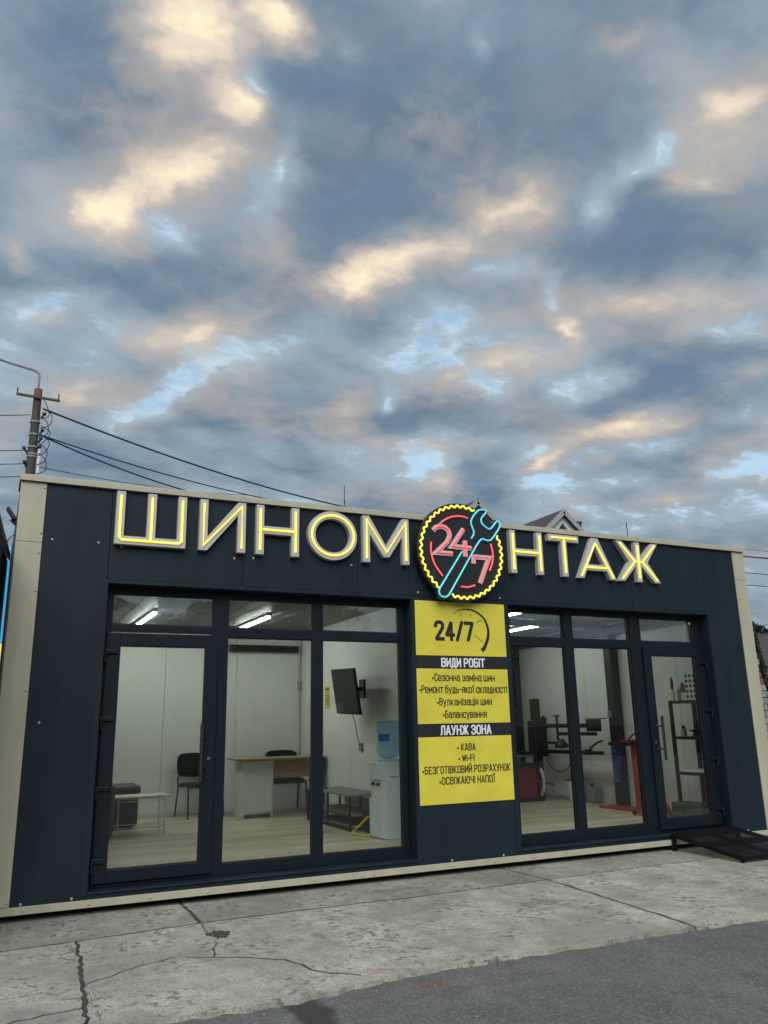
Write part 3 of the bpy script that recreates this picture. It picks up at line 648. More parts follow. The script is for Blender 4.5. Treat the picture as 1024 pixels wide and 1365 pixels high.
def door(x0, x1, gx0, gx1, z0, z1, gz0, gz1, hx, hz, handle_x, pull_y, name):
    ya, yb = GY - .028, GY + .04
    d = MB().box(x0, gx0, ya, yb, z0, z1).box(gx1, x1, ya, yb, z0, z1).box(gx0 + .0004, gx1 - .0004, ya + .001, yb - .001, z0 + .0005, gz0).box(gx0 + .0004, gx1 - .0004, ya + .001, yb - .001, gz1, z1 - .0005).build(name, 'navy_frame', shop, bevel=.004)
    MB().box(gx0 + .001, gx1 - .001, ya + .034, ya + .042, gz0 + .001, gz1 - .001).build('pane', 'glass', d)
    gk = MB()
    for q in ((gx0, gx0 + .008, gz0, gz1), (gx1 - .008, gx1, gz0, gz1), (gx0 + .008, gx1 - .008, gz0, gz0 + .008), (gx0 + .008, gx1 - .008, gz1 - .008, gz1)): gk.box(q[0], q[1], ya + .018, ya + .032, q[2], q[3])
    gk.build('gasket', 'steel' if False else 'black_gasket', d)
    for z in hz:
        s = 1 if hx < (x0 + x1) / 2 else -1
        h = MB().box(hx - .055, hx + .055, ya - .022, ya - .002, z - .018, z + .018).lathe([(.014, -.045), (.014, .045)], (hx - s * .048, ya - .018, z - .05), 10)
        h.build('hinge', 'navy_frame', d, bevel=.005)
    hd = MB().tube([(handle_x, pull_y, .94), (handle_x, pull_y, 1.42)], .016, 12)
    for z in (1.06, 1.31): hd.tube([(handle_x, pull_y, z), (handle_x + (.05 if hx < handle_x else -.05), ya, z)], .011, 8)
    hd.build('pull_handle', 'banner_black', d, smooth=True)
    lx = x1 - .055 if hx < handle_x else x0 + .05
    MB().lathe([(.014, -.010), (.014, .0)], (lx, ya, 1.13), 10, 'y').build('lock', 'steel', d)
    return d
ld = door(.785, 1.745, .897, 1.637, .20, 2.192, .298, 2.082, .826, (2.03, 1.475, .92, .37), 1.615, .055, 'door')
rd = door(6.745, 7.690, 6.862, 7.566, .20, 2.202, .312, 2.105, 7.655, (2.03, 1.475, .93, .38), 6.872, .055, 'door')

# ---- steel frame inside the workshop (part of the building)
for x, y in ((8.20, 4.86), (8.235, 2.40), (4.56, 4.86)): MB().box(x - .07, x + .07, y - .07, y + .07, FL, CE - .18).build('steel_column', 'dark_column', shop, bevel=.005)
MB().box(4.49, 8.30, 4.79, 4.93, CE - .179, CE - .04).build('ceiling_beam', 'dark_column', shop); MB().box(8.165, 8.305, .30, 4.788, CE - .179, CE - .04).build('ceiling_beam', 'dark_column', shop)
MB().box(4.49, 8.163, 2.33, 2.47, CE - .085, CE - .014).build('ceiling_beam', 'dark_column', shop)
MB().box(8.10, 8.168, 2.37, 2.42, 1.42, 1.52).build('socket_box', 'steel', shop, bevel=.006)
MB().box(3.15, 4.24, IY1 - .14, IY1 - .032, 2.50, 2.60).build('back_beam', 'black_metal', shop, bevel=.006)
MB().box(4.255, 4.285, IY1 - .06, IY1 - .031, FL + .06, CE - .01).build('cable_duct', 'white_laminate', shop); MB().box(4.245, 4.30, IY1 - .085, IY1 - .0605, 1.92, 2.06).build('switch_box', 'steel', shop, bevel=.005)
# outlets on the lounge wall
MB().box(4.292, 4.322, 2.71, 2.79, 1.06, 1.16).build('outlet', 'stone_grey', shop, bevel=.006)

# ---- LED batten lamps
def led(loc, L, label, ax='y'):
    t = thing('ceiling_lamp', label, 'lamp', loc, 'LED batten lamps on the ceilings'); x, y, z = loc
    z -= .008; MB().box(x - .03, x + .03, y - L / 2, y + L / 2, z - .032, z - .001).build('housing', 'white_metal', t, bevel=.004)
    MB().box(x - .022, x + .022, y - L / 2 + .02, y + L / 2 - .02, z - .058, z - .033).build('diffuser', 'lamp_tube', t, bevel=.01)
    return t
led((1.65, 3.72, CE), 1.75, 'bright LED batten on the lounge ceiling above the door side')
led((3.08, 3.58, CE), 1.5, 'bright LED batten on the lounge ceiling above the desk')
led((6.0, 1.62, CE), 1.2, 'LED batten on the workshop ceiling close to the front glass')
led((7.12, 3.2, CE), 1.2, 'LED batten on the workshop ceiling near the far wall')

# ---------------------------------------------------------------- neon letters
LZ0, LZ1 = 2.932, 3.404; LH = LZ1 - LZ0; S = .075
def letter(name, label, x0, w, loops, lines, closed=False):
    t = thing(name, label, 'sign letter', (x0 + w / 2, -.02, LZ0), 'neon letters of the shop sign')
    MB().prism([[(x0 + a, LZ0 + b) for a, b in lp] for lp in loops], -.062, -.0015).build('letter_board', 'letter_face', t, bevel=.003)
    nb = MB()
    for L in lines: nb.tube([(x0 + a, -.069, LZ0 + b) for a, b in L], .0100, 8, closed)
    nb.build('neon_tube', 'neon_yellow', t, smooth=True)
h, s, m_ = LH, S, S / 2
def rl(*p): return list(p)
w = .607; letter('letter_sha', 'grey letter Ш with yellow neon line, first of the sign', .769, w, [[(0, 0), (w, 0), (w, h), (w - s, h), (w - s, s), (w / 2 + m_, s), (w / 2 + m_, h), (w / 2 - m_, h), (w / 2 - m_, s), (s, s), (s, h), (0, h)]],
       [[(m_, h - m_), (m_, m_ + .02), (m_ + .02, m_), (w - m_ - .02, m_), (w - m_, m_ + .02), (w - m_, h - m_)], [(w / 2, h - m_), (w / 2, m_)]])
w = .428; k = .125; letter('letter_i', 'grey letter И with yellow neon zigzag line, second of the sign', 1.496, w, [[(0, 0), (s, 0), (w - s, h - k), (w - s, 0), (w, 0), (w, h), (w - s, h), (s, k), (s, h), (0, h)]],
       [[(m_, h - m_), (m_, m_), (w - m_, h - m_), (w - m_, m_)]])
def letter_n(x0, w, label): letter('letter_en', label, x0, w, [[(0, 0), (s, 0), (s, h / 2 - m_), (w - s, h / 2 - m_), (w - s, 0), (w, 0), (w, h), (w - s, h), (w - s, h / 2 + m_), (s, h / 2 + m_), (s, h), (0, h)]], [[(m_, h - m_), (m_, m_)], [(w - m_, h - m_), (w - m_, m_)], [(m_, h / 2), (w - m_, h / 2)]])
letter_n(2.025, .421, 'grey letter Н with yellow neon lines, third letter counted from the left shop corner')
def circ(cx, cz, rx, rz, n=56): return [(cx + rx * math.cos(2 * math.pi * i / n), cz + rz * math.sin(2 * math.pi * i / n)) for i in range(n)]
w = .510; letter('letter_o', 'grey round letter О with a yellow neon ring', 2.537, w, [circ(w / 2, h / 2, w / 2, h / 2 + .006), circ(w / 2, h / 2, w / 2 - s, h / 2 - s + .006)], [circ(w / 2, h / 2, w / 2 - m_, h / 2 - m_)], True)
w = .510; letter('letter_em', 'grey letter М with yellow neon line, beside the round sign', 3.112, w, [[(0, 0), (s, 0), (s, h * .60), (w / 2 - .03, h * .13), (w / 2 + .03, h * .13), (w - s, h * .60), (w - s, 0), (w, 0), (w, h), (w - s * .9, h), (w / 2, h * .36), (s * .9, h), (0, h)]],
       [[(m_, m_), (m_, h - m_), (w / 2, h * .23), (w - m_, h - m_), (w - m_, m_)]])
letter_n(4.850, .428, 'grey letter Н with yellow neon lines, first one right of the round sign')
w = .420; letter('letter_te', 'grey letter Т with yellow neon lines, left of the letter А', 5.363, w, [[(w / 2 - m_, 0), (w / 2 + m_, 0), (w / 2 + m_, h - s), (w, h - s), (w, h), (0, h), (0, h - s), (w / 2 - m_, h - s)]], [[(m_, h - m_), (w - m_, h - m_)], [(w / 2, h - m_), (w / 2, m_)]])
w = .547; letter('letter_a', 'grey letter А with yellow neon lines, between Т and Ж', 5.743, w, [[(0, 0), (.085, 0), (.130, h * .20), (w - .130, h * .20), (w - .085, 0), (w, 0), (w / 2 + .045, h), (w / 2 - .045, h)], [(.163, h * .345), (w - .163, h * .345), (w / 2, h * .80)]],
       [[(.045, .02), (w / 2, h - .06), (w - .045, .02)], [(.125, h * .27), (w - .125, h * .27)]])
w = .636; c_ = w / 2; letter('letter_zhe', 'grey letter Ж with star of yellow neon lines, last of the sign', 6.325, w,
       [[(c_ - m_, h), (c_ - m_, h / 2 + .045), (.090, h), (0, h), (c_ - m_ - .105, h / 2), (0, 0), (.090, 0), (c_ - m_, h / 2 - .045), (c_ - m_, 0), (c_ + m_, 0), (c_ + m_, h / 2 - .045), (w - .090, 0), (w, 0), (c_ + m_ + .105, h / 2), (w, h), (w - .090, h), (c_ + m_, h / 2 + .045), (c_ + m_, h)]],
       [[(c_, h - m_), (c_, m_)], [(.055, h - .025), (c_ - m_ - .02, h / 2), (c_ + m_ + .02, h / 2), (w - .055, h - .025)], [(.055, .025), (c_ - m_ - .02, h / 2)], [(w - .055, .025), (c_ + m_ + .02, h / 2)]])

# ---------------------------------------------------------------- round neon sign
SX, SZ, SR = 4.208, 3.102, .518
rs = thing('round_sign', 'round black neon sign with 24/7 and a cyan wrench', 'sign', (SX, -.05, SZ))
MB().prism([circ(SX, SZ, SR, SR, 72)], -.105, -.035).build('sign_board', 'sign_black', rs, bevel=.004)
def ztube(b, pts, r=.0095, closed=False, y=-.122): b.tube([(p[0], y, p[1]) for p in pts], r, 8, closed)
wr = [(4.326, 3.251), (4.362, 3.318), (4.331, 3.435), (4.415, 3.552), (4.482, 3.578), (4.533, 3.563), (4.462, 3.478), (4.470, 3.422), (4.551, 3.372), (4.597, 3.401), (4.653, 3.464), (4.684, 3.454), (4.685, 3.402), (4.581, 3.266), (4.521, 3.245), (4.449, 3.252), (4.372, 3.160), (4.031, 2.643), (3.989, 2.618), (3.938, 2.627), (3.916, 2.667), (3.931, 2.712), (4.205, 3.100)]
cen = Vector((4.31, 3.11)); ol = []
for i, q in enumerate(wr):
    a, b = Vector(wr[i - 1]), Vector(wr[(i + 1) % len(wr)]); d = (b - a).normalized(); nrm = Vector((-d.y, d.x)); ol.append(tuple(Vector(q) + nrm * .026))
MB().prism([ol], -.112, -.060).build('wrench_board', 'sign_black', rs)
b = MB(); ztube(b, smoothline(wr[:17], 4)); ztube(b, [wr[16]] + smoothline(wr[17:22], 4) + [wr[22]]); b.build('wrench_neon', 'neon_cyan', rs, smooth=True)
def gear(a0, a1, R0=.482, n=42):
    out = []; N = int(abs(a1 - a0) * 70)
    for i in range(N + 1):
        a = a0 + (a1 - a0) * i / N; r = R0 + .012 * math.cos(a * n); out.append((SX + r * math.cos(a), SZ + r * math.sin(a)))
    return out
ang = lambda x, z: math.atan2(z - SZ, x - SX)
b = MB(); ztube(b, gear(ang(4.379, 3.558), ang(3.918, 2.717) + 2 * math.pi)); ztube(b, gear(ang(4.065, 2.645), ang(4.658, 3.31))); b.build('gear_neon', 'neon_yellow', rs, smooth=True)
for L in ([(3.948, 3.372), (4.017, 3.425), (4.103, 3.465), (4.203, 3.48), (4.292, 3.466)], [(3.844, 3.175), (3.840, 3.078), (3.874, 2.953), (3.964, 2.832)], [(4.563, 3.213), (4.583, 3.107), (4.573, 3.018), (4.533, 2.922)], [(4.177, 2.735), (4.256, 2.733), (4.345, 2.757)]):
    b = MB(); ztube(b, smoothline(L, 6)); b.build('arc_neon', 'neon_red', rs, smooth=True)
two = [tuple(v) for v in smoothline([(3.876, 3.300), (3.915, 3.338), (3.985, 3.350), (4.050, 3.318), (4.066, 3.255), (4.030, 3.185)], 5)] + [(3.905, 3.072), (4.096, 3.072)]
four = [(4.238, 3.345), (4.092, 3.150), (4.325, 3.146)]; fourv = [(4.250, 3.222), (4.246, 3.050)]; seven = [(4.345, 2.985), (4.345, 3.058), (4.535, 3.058), (4.412, 2.782)]
for nm, L, y in (('digit_board', two, -.118), ('digit_board', four, -.118), ('digit_board', fourv, -.121), ('digit_board', seven, -.118)):
    o = MB().prism([ribbon(L, .052)], y, -.1055).build(nm, 'sign_pink', rs)
    b = MB(); ztube(b, L if L is not two else L[1:], .008, y=y - .007); b.build('digit_neon', 'neon_red', o, smooth=True)

# ---------------------------------------------------------------- printed banner on the middle panel
bn = thing('banner', 'yellow banner with black bands listing the 24/7 services', 'banner', (4.235, -.004, .636))
def sheet(x0, x1, z0, z1, m, name, y0=-.004, y1=-.001): return MB().box(x0, x1, y0, y1, z0, z1).build(name, m, bn)
sheet(3.697, 4.774, 2.044, 2.590, 'banner_yellow', 'yellow_field'); sheet(3.697, 4.774, 1.914, 2.0435, 'banner_black', 'black_band', -.0045)
sheet(3.696, 4.775, 1.383, 1.9135, 'banner_yellow', 'yellow_field'); sheet(3.695, 4.776, 1.258, 1.3825, 'banner_black', 'black_band', -.0045); sheet(3.694, 4.772, .636, 1.2575, 'banner_yellow', 'yellow_field')
OCT = [(.25, 0), (.75, 0), (1, .12), (1, .88), (.75, 1), (.25, 1), (0, .88), (0, .12), (.25, 0)]
GL = {'В': [[(0, 0), (0, 1), (.75, 1), (1, .88), (1, .64), (.75, .53), (0, .53)], [(.7, .53), (1, .42), (1, .12), (.75, 0), (0, 0)]], 'И': [[(0, 1), (0, 0)], [(0, .08), (1, .92)], [(1, 1), (1, 0)]],
 'Д': [[(-.05, -.16), (-.05, 0), (1.05, 0), (1.05, -.16)], [(.15, 0), (.25, 1), (.85, 1), (.85, 0)]], 'Р': [[(0, 0), (0, 1), (.75, 1), (1, .88), (1, .58), (.75, .46), (0, .46)]], 'О': [OCT],
 'Б': [[(.9, 1), (0, 1), (0, 0), (.75, 0), (1, .12), (1, .45), (.75, .56), (0, .56)]], 'І': [[(0, 0), (0, 1)]], 'Т': [[(-.05, 1), (1.05, 1)], [(.5, 1), (.5, 0)]], 'Л': [[(0, 0), (.14, .06), (.25, 1), (1, 1), (1, 0)]],
 'А': [[(0, 0), (.44, 1), (.56, 1), (1, 0)], [(.18, .28), (.82, .28)]], 'У': [[(0, 1), (.52, .36)], [(1, 1), (.46, .05), (.12, 0)]], 'Н': [[(0, 0), (0, 1)], [(1, 0), (1, 1)], [(0, .52), (1, .52)]],
 'Ж': [[(.5, 0), (.5, 1)], [(0, 1), (.38, .5), (0, 0)], [(1, 1), (.62, .5), (1, 0)], [(.38, .5), (.62, .5)]], 'З': [[(0, .8), (.05, .9), (.25, 1), (.75, 1), (1, .88), (1, .62), (.75, .53), (.35, .53)], [(.7, .53), (1, .42), (1, .12), (.75, 0), (.25, 0), (.05, .1), (0, .2)]],
 'К': [[(0, 0), (0, 1)], [(1, 1), (.12, .5), (1, 0)]], 'W': [[(0, 1), (.25, 0), (.5, .9), (.75, 0), (1, 1)]], 'I': [[(0, 0), (0, 1)]], 'F': [[(0, 0), (0, 1), (1, 1)], [(0, .52), (.85, .52)]], 'Е': [[(1, 1), (0, 1), (0, 0), (1, 0)], [(0, .52), (.85, .52)]],
 'Г': [[(0, 0), (0, 1), (1, 1)]], 'Х': [[(0, 0), (1, 1)], [(0, 1), (1, 0)]], 'С': [[(1, .74), (1, .88), (.75, 1), (.25, 1), (0, .88), (0, .12), (.25, 0), (.75, 0), (1, .12), (1, .26)]],
 'Ю': [[(0, 0), (0, 1)], [(0, .52), (.38, .52)], [(.38 + .62 * x, y) for x, y in OCT]], 'Ч': [[(0, 1), (0, .58), (.22, .46), (1, .46)], [(1, 1), (1, 0)]], 'П': [[(0, 0), (0, 1), (1, 1), (1, 0)]],
 'М': [[(0, 0), (0, 1), (.5, .28), (1, 1), (1, 0)]], 'Ш': [[(0, 1), (0, 0), (1, 0), (1, 1)], [(.5, 0), (.5, 1)]], 'Ц': [[(0, 1), (0, 0), (1.12, 0), (1.12, -.2)], [(.92, 0), (.92, 1)]],
 'Я': [[(1, 0), (1, 1), (.25, 1), (0, .88), (0, .6), (.25, .48), (1, .48)], [(.5, .48), (0, 0)]], 'Ь': [[(0, 1), (0, 0), (.75, 0), (1, .12), (1, .45), (.75, .56), (0, .56)]],
 '2': [[(0, .78), (.05, .9), (.25, 1), (.75, 1), (1, .88), (1, .68), (.06, .0), (1.02, 0)]], '4': [[(.68, 0), (.68, 1), (.0, .26), (1.0, .26)]], '/': [[(0, -.02), (1, 1.02)]], '7': [[(0, 1), (1, 1), (.35, 0)]], '-': [[(0, .44), (1, .44)]]}
GL['Й'] = GL['И'] + [[(.25, 1.24), (.5, 1.14), (.75, 1.24)]]; GL['Ї'] = GL['І'] + [[(-.25, 1.14), (-.25, 1.24)], [(.25, 1.14), (.25, 1.24)]]
XH = .74
for up_, lo in zip('СЗОНМТКЛВШИЯДЬЦ', 'сзонмтклвшиядьц'): GL[lo] = [[(x, y * XH) for x, y in L] for L in GL[up_]]
GL['а'] = [[(x, y * XH) for x, y in L] for L in ([(.04, .84), (.25, 1), (.75, 1), (1, .85), (1, 0)], [(1, .58), (.25, .58), (0, .45), (0, .12), (.25, 0), (.8, 0), (1, .15)])]
GL['е'] = [[(x, y * XH) for x, y in L] for L in ([(0, .5), (1, .5), (1, .86), (.75, 1), (.25, 1), (0, .86), (0, .14), (.25, 0), (.8, 0), (1, .16)],)]
GL['б'] = [[(.95, 1.02), (.3, .95), (0, .75), (0, .12), (.25, 0), (.75, 0), (1, .12), (1, .56), (.75, .68), (.25, .68), (0, .56)]]; GL['у'] = [[(0, XH), (.52, .02)], [(1, XH), (.42, -.2), (.1, -.22)]]
GL['і'] = [[(0, 0), (0, XH)], [(0, .9), (0, 1.0)]]; GL['ї'] = [[(0, 0), (0, XH)], [(-.3, .9), (-.3, 1.0)], [(.3, .9), (.3, 1.0)]]
GW = {'І': 0, 'і': 0, 'I': 0, 'Ї': .5, 'ї': .5, 'Ж': 1.5, 'W': 1.5, 'Ю': 1.5, 'М': 1.25, 'м': 1.2, 'Ш': 1.45, 'ш': 1.45, '-': .6, '/': .7}
def text(body, x0, x1, z0, z1, y, m, parent, sw, name='lettering'):
    gw, gap = .46, .24                       # glyph width and spacing in cap heights
    adv = []; X = 0.0
    for ch in body:
        if ch == ' ': X += .30; continue
        if ch == '•': adv.append((ch, X + .1, .2)); X += .2 + gap; continue
        w_ = gw * GW.get(ch, 1.0); adv.append((ch, X + (w_ * .5 if ch in 'Її' else 0), w_)); X += w_ + gap
    h_ = z1 - z0 - sw; kx = (x1 - x0 - sw) / (X - gap); b = MB(); k = 0
    for ch, xo, w_ in adv:
        if ch == '•':
            c_x, c_z, r = x0 + sw / 2 + xo * kx, z0 + h_ * .42, sw * 1.15; b.prism([circ(c_x, c_z, r, r, 10)], y, -.0046); continue
        for L in GL[ch]:
            pts = [(x0 + sw / 2 + (xo + px * (w_ if w_ > .3 or ch in '-/' else gw)) * kx if ch not in 'Її' else x0 + sw / 2 + (xo + px * gw) * kx, z0 + sw / 2 + pz * h_) for px, pz in L]
            if ch in 'ІіI' : pts = [(x0 + sw / 2 + xo * kx, pz) for _, pz in pts]
            pts = [Vector(q) for q in pts]; e0, e1 = (pts[0] - pts[1]).normalized(), (pts[-1] - pts[-2]).normalized()
            if pts[0] != pts[-1]: pts[0] += e0 * sw * .25; pts[-1] += e1 * sw * .25
            for p0, p1 in zip(pts[:-1], pts[1:]):
                if (p1 - p0).length < 1e-4: continue
                d_ = (p1 - p0).normalized(); n_ = Vector((-d_.y, d_.x)) * sw / 2; q0, q1 = p0 - d_ * sw * .22, p1 + d_ * sw * .22; yy = y - .00004 * (k % 14); k += 1
                qs = [q0 + n_, q1 + n_, q1 - n_, q0 - n_]
                b.add([(q.x, yy, q.y) for q in qs] + [(q.x, -.0046, q.y) for q in qs], [(0, 1, 2, 3), (0, 4, 5, 1), (1, 5, 6, 2), (2, 6, 7, 3), (3, 7, 4, 0)])
    return b.build(name, m, parent)
BY = -.0062
text('24/7', 3.908, 4.378, 2.192, 2.396, BY, 'banner_black', bn, .036)
ac = smoothline([(4.135, 2.468), (4.20, 2.505), (4.29, 2.522), (4.40, 2.505), (4.50, 2.44), (4.548, 2.34), (4.545, 2.24), (4.50, 2.14), (4.463, 2.100)], 5)
wd = [.003 + .040 * (i / (len(ac) - 1)) ** 1.1 for i in range(len(ac))]
Lr, Rr_ = [], []
for i, q in enumerate(ac):
    d = (ac[min(i + 1, len(ac) - 1)] - ac[max(i - 1, 0)]).normalized(); n_ = Vector((-d.y, d.x)); Lr.append(tuple(q + n_ * wd[i] / 2)); Rr_.append(tuple(q - n_ * wd[i] / 2))
MB().prism([Lr + Rr_[::-1]], BY, -.0042).build('clock_arc', 'banner_black', bn)
for a, b_ in (((4.228, 2.470), (4.222, 2.447)), ((4.345, 2.480), (4.340, 2.440)), ((4.475, 2.418), (4.415, 2.385)), ((4.385, 2.255), (4.478, 2.188))): MB().prism([ribbon([a, b_], .005)], BY, -.0042).build('clock_tick', 'banner_black', bn)
text('ВИДИ РОБІТ', 3.977, 4.490, 1.930, 2.022, BY, 'banner_white', bn, .0150)
text('•Сезонна заміна шин', 3.866, 4.601, 1.792, 1.868, BY, 'banner_black', bn, .0090)
text('•Ремонт будь-якої складності', 3.718, 4.746, 1.676, 1.752, BY, 'banner_black', bn, .0090)
text('•Вулканізація шин', 3.913, 4.552, 1.556, 1.630, BY, 'banner_black', bn, .0090)
text('•Балансування', 3.975, 4.485, 1.434, 1.508, BY, 'banner_black', bn, .0090)
text('ЛАУНЖ ЗОНА', 3.941, 4.528, 1.272, 1.366, BY, 'banner_white', bn, .0150)
text('• КАВА', 4.122, 4.333, 1.122, 1.190, BY, 'banner_black', bn, .0090)
text('• WI-FI', 4.130, 4.316, 1.020, 1.084, BY, 'banner_black', bn, .0090)
text('•БЕЗГОТІВКОВИЙ РОЗРАХУНОК', 3.725, 4.734, .914, .984, BY, 'banner_black', bn, .0090)
text('•ОСВІЖАЮЧІ НАПОЇ', 3.908, 4.546, .812, .882, BY, 'banner_black', bn, .0090)
# ---------------------------------------------------------------- lounge furniture
def rbox(name, m, parent, k, bevel, seg=3): return MB().box(*k).build(name, m, parent, smooth=True, bevel=bevel, seg=seg)
ot = thing('ottoman', 'dark grey leather ottoman behind the small white table', 'ottoman', (1.32, 3.95, FL))
rbox('body', 'grey_leather', ot, (.92, 1.72, 3.70, 4.25, FL + .03, .60), .05, 4); rbox('cushion', 'grey_leather', ot, (.90, 1.74, 3.68, 4.27, .602, .715), .045, 4)
for x in (1.0, 1.64):
    for y in (3.78, 4.19): MB().lathe([(.02, FL), (.025, FL + .03)], (x, y, 0), 10).build('foot', 'black_plastic', ot)
ar = thing('armchair', 'dark grey leather armchair edge beside the door hinges', 'armchair', (.95, 3.2, FL))
rbox('seat', 'grey_leather', ar, (.40, 1.12, 2.75, 3.45, FL + .05, .60), .05); rbox('arm', 'grey_leather', ar, (1.125, 1.30, 2.70, 3.50, FL + .03, .80), .05); rbox('backrest', 'grey_leather', ar, (.22, .395, 2.70, 3.50, FL + .03, 1.0), .06)
st = thing('side_table', 'small pale table on thin white wire legs beside the ottoman', 'table', (1.62, 3.25, FL))
MB().box(1.33, 1.96, 2.98, 3.42, .612, .632).build('table_top', 'pale_wood', st, bevel=.003)
x0, x1, y0, y1 = 1.38, 1.91, 3.02, 3.38
for x in (x0, x1):
    for y in (y0, y1): MB().tube([(x, y, FL), (x, y, .611)], .007, 8).build('leg', 'white_metal', st)
for a, b in (((x0, y0), (x1, y0)), ((x1, y0), (x1, y1)), ((x1, y1), (x0, y1)), ((x0, y1), (x0, y0))):
    for z in (.575, FL + .09): MB().tube([(*a, z), (*b, z)], .0045, 6).build('stretcher', 'white_metal', st)
def make_chair(loc, label, rz):      # visitor chair, faces -y at rz=0, local coordinates
    t = thing('office_chair', label, 'chair', loc, 'black visitor chairs in the lounge', rz if rz else 1e-6)
    sm = MB(); n = 10
    prof = [(-.22, .43), (-.20, .455), (-.1, .462), (.12, .452), (.21, .45), (.225, .43), (.20, .41), (-.2, .405)]
    V = []; xs = [-.235, -.21, -.1, .1, .21, .235]
    for i, x in enumerate(xs):
        q = .93 if i in (0, 5) else 1
        V += [(x, y * q, .432 + (z - .432) * (.5 if i in (0, 5) else 1)) for y, z in prof]
    F = []
    m = len(prof)
    for i in range(len(xs) - 1):
        for k in range(m): F.append((i * m + k, i * m + (k + 1) % m, (i + 1) * m + (k + 1) % m, (i + 1) * m + k))
    F += [tuple(range(m))[::-1], tuple((len(xs) - 1) * m + k for k in range(m))]
    sm.add(V, F).build('seat', 'black_fabric', t, smooth=True)
    bk = MB(); V = []; F = []; ols = [(x, z) for x, z in [(-.20, .53), (-.24, .57), (-.25, .70), (-.235, .80), (-.18, .835), (0, .845), (.18, .835), (.235, .80), (.25, .70), (.24, .57), (.20, .53), (0, .515)]]
    yy = lambda x, z: .24 + (z - .5) * .16 - .25 * x * x
    a = [(x, yy(x, z), z) for x, z in ols] + [(x, yy(x, z) + .035, z) for x, z in ols]; nn = len(ols)
    F = [tuple(range(nn)), tuple(range(nn, 2 * nn))[::-1]] + [(i, i + nn, (i + 1) % nn + nn, (i + 1) % nn) for i in range(nn)]
    bk.add(a, F).build('backrest', 'black_fabric', t, bevel=.01)
    for sx in (-1, 1):
        MB().tube([(sx * .255, -.24, 0), (sx * .245, -.20, .43)], .012, 8).build('leg', 'black_metal', t, smooth=True)
        MB().tube([(sx * .255, .27, 0), (sx * .245, .20, .40), (sx * .245, .23, .50), (sx * .20, .285, .60)], .012, 8).build('leg', 'black_metal', t, smooth=True)
    MB().tube([(-.245, -.20, .40), (.245, -.20, .40)], .010, 8).tube([(-.245, .20, .40), (.245, .20, .40)], .010, 8).build('seat_frame', 'black_metal', t)
    return t
ch = make_chair((2.70, 4.66, FL), 'black visitor chair standing alone against the white back wall', R(8))
dup(ch, (3.95, 4.66, FL), 'black visitor chair tucked behind the office desk', R(-4))
dk = thing('desk', 'office desk with oak top, white pedestal and oak modesty panel', 'desk', (3.65, 4.1, FL))
MB().box(3.02, 4.30, 3.93, 4.50, .945, .970).build('desk_top', 'oak_laminate', dk, bevel=.002)
p = MB().box(3.13, 3.15, 4.02, 4.44, FL, .944).box(3.53, 3.55, 4.02, 4.44, FL, .944).box(3.1505, 3.5295, 4.42, 4.439, FL + .05, .944).box(3.1505, 3.5295, 4.04, 4.42, FL + .05, FL + .07).build('pedestal', 'white_laminate', dk)
MB().box(3.152, 3.528, 4.021, 4.039, FL + .075, .935).build('pedestal_door', 'white_laminate', p, bevel=.002)
MB().box(3.5515, 4.235, 4.08, 4.10, .70, .9445).build('modesty_panel', 'oak_laminate', dk)
MB().box(4.245, 4.285, 3.95, 3.99, FL, .9445).build('leg', 'black_metal', dk); MB().box(4.245, 4.285, 4.43, 4.47, FL, .9445).build('leg', 'black_metal', dk)
cs = thing('console', 'low grey TV console with open shelves and black metal frame', 'console', (4.05, 2.8, FL))
X0, X1, Y0, Y1 = 3.80, 4.27, 1.96, 3.36
for x in (X0 + .012, X1 - .012):
    for y in (Y0 + .012, (Y0 + Y1) / 2, Y1 - .012): MB().box(x - .012, x + .012, y - .012, y + .012, FL, .579).build('post', 'black_metal', cs)
for nm, z in (('top_board', .58), ('shelf_board', .36), ('shelf_board', FL + .04)): MB().box(X0 + .026 if z < .5 else X0, X1 - .026 if z < .5 else X1, Y0, Y1, z, z + .018).build(nm, 'grey_wood', cs, bevel=.002)
for x in (X0 + .012, X1 - .012):
    for z in (.36, FL + .03): MB().box(x - .010, x + .010, Y0 + .025, (Y0 + Y1) / 2 - .013, z, z + .02).box(x - .010, x + .010, (Y0 + Y1) / 2 + .013, Y1 - .025, z, z + .02).build('rail', 'black_metal', cs)
MB().box(3.86, 3.98, 3.08, 3.20, .598, .612).build('remote_box', 'black_plastic', None, bevel=.004); tag(bpy.context.scene.objects['remote_box'], 'small flat black device lying on the grey console', 'device')
tv = thing('television', 'black flat television on a tilted bracket on the lounge wall', 'television', (4.3, 2.9, 1.5))
ax = Vector((.02, 1.0, .04)).normalized(); up = Vector((-.17, -.10, 1)).normalized(); nr = ax.cross(up).normalized(); up = nr.cross(ax)
c = Vector((4.00, 2.50, 1.80))
MB().obox(c, ax * .385, up * .285, nr * .018).build('tv_body', 'black_plastic', tv, bevel=.006)
MB().obox(c - nr * .020 if nr.x > 0 else c + nr * .020, ax * .375, up * .274, nr * .0015).build('screen', 'screen', tv)
bk_ = c + (nr if nr.x > 0 else -nr) * .035; MB().obox(bk_ - up * .06, ax * .26, up * .16, nr * .018).build('back_case', 'black_plastic', tv, bevel=.008)
MB().bar(bk_, (4.30, 2.70, 1.84), .04, .05).box(4.302, 4.322, 2.62, 2.78, 1.72, 1.96).build('wall_bracket', 'black_metal', tv)
MB().tube([tuple(v) for v in smoothline([c - up * .28 + Vector((.04, 0, 0)), (4.22, 2.72, 1.40), (4.27, 2.78, 1.25), (4.29, 2.74, 1.12)], 6)], .005, 6).build('power_cable', 'cable', tv)
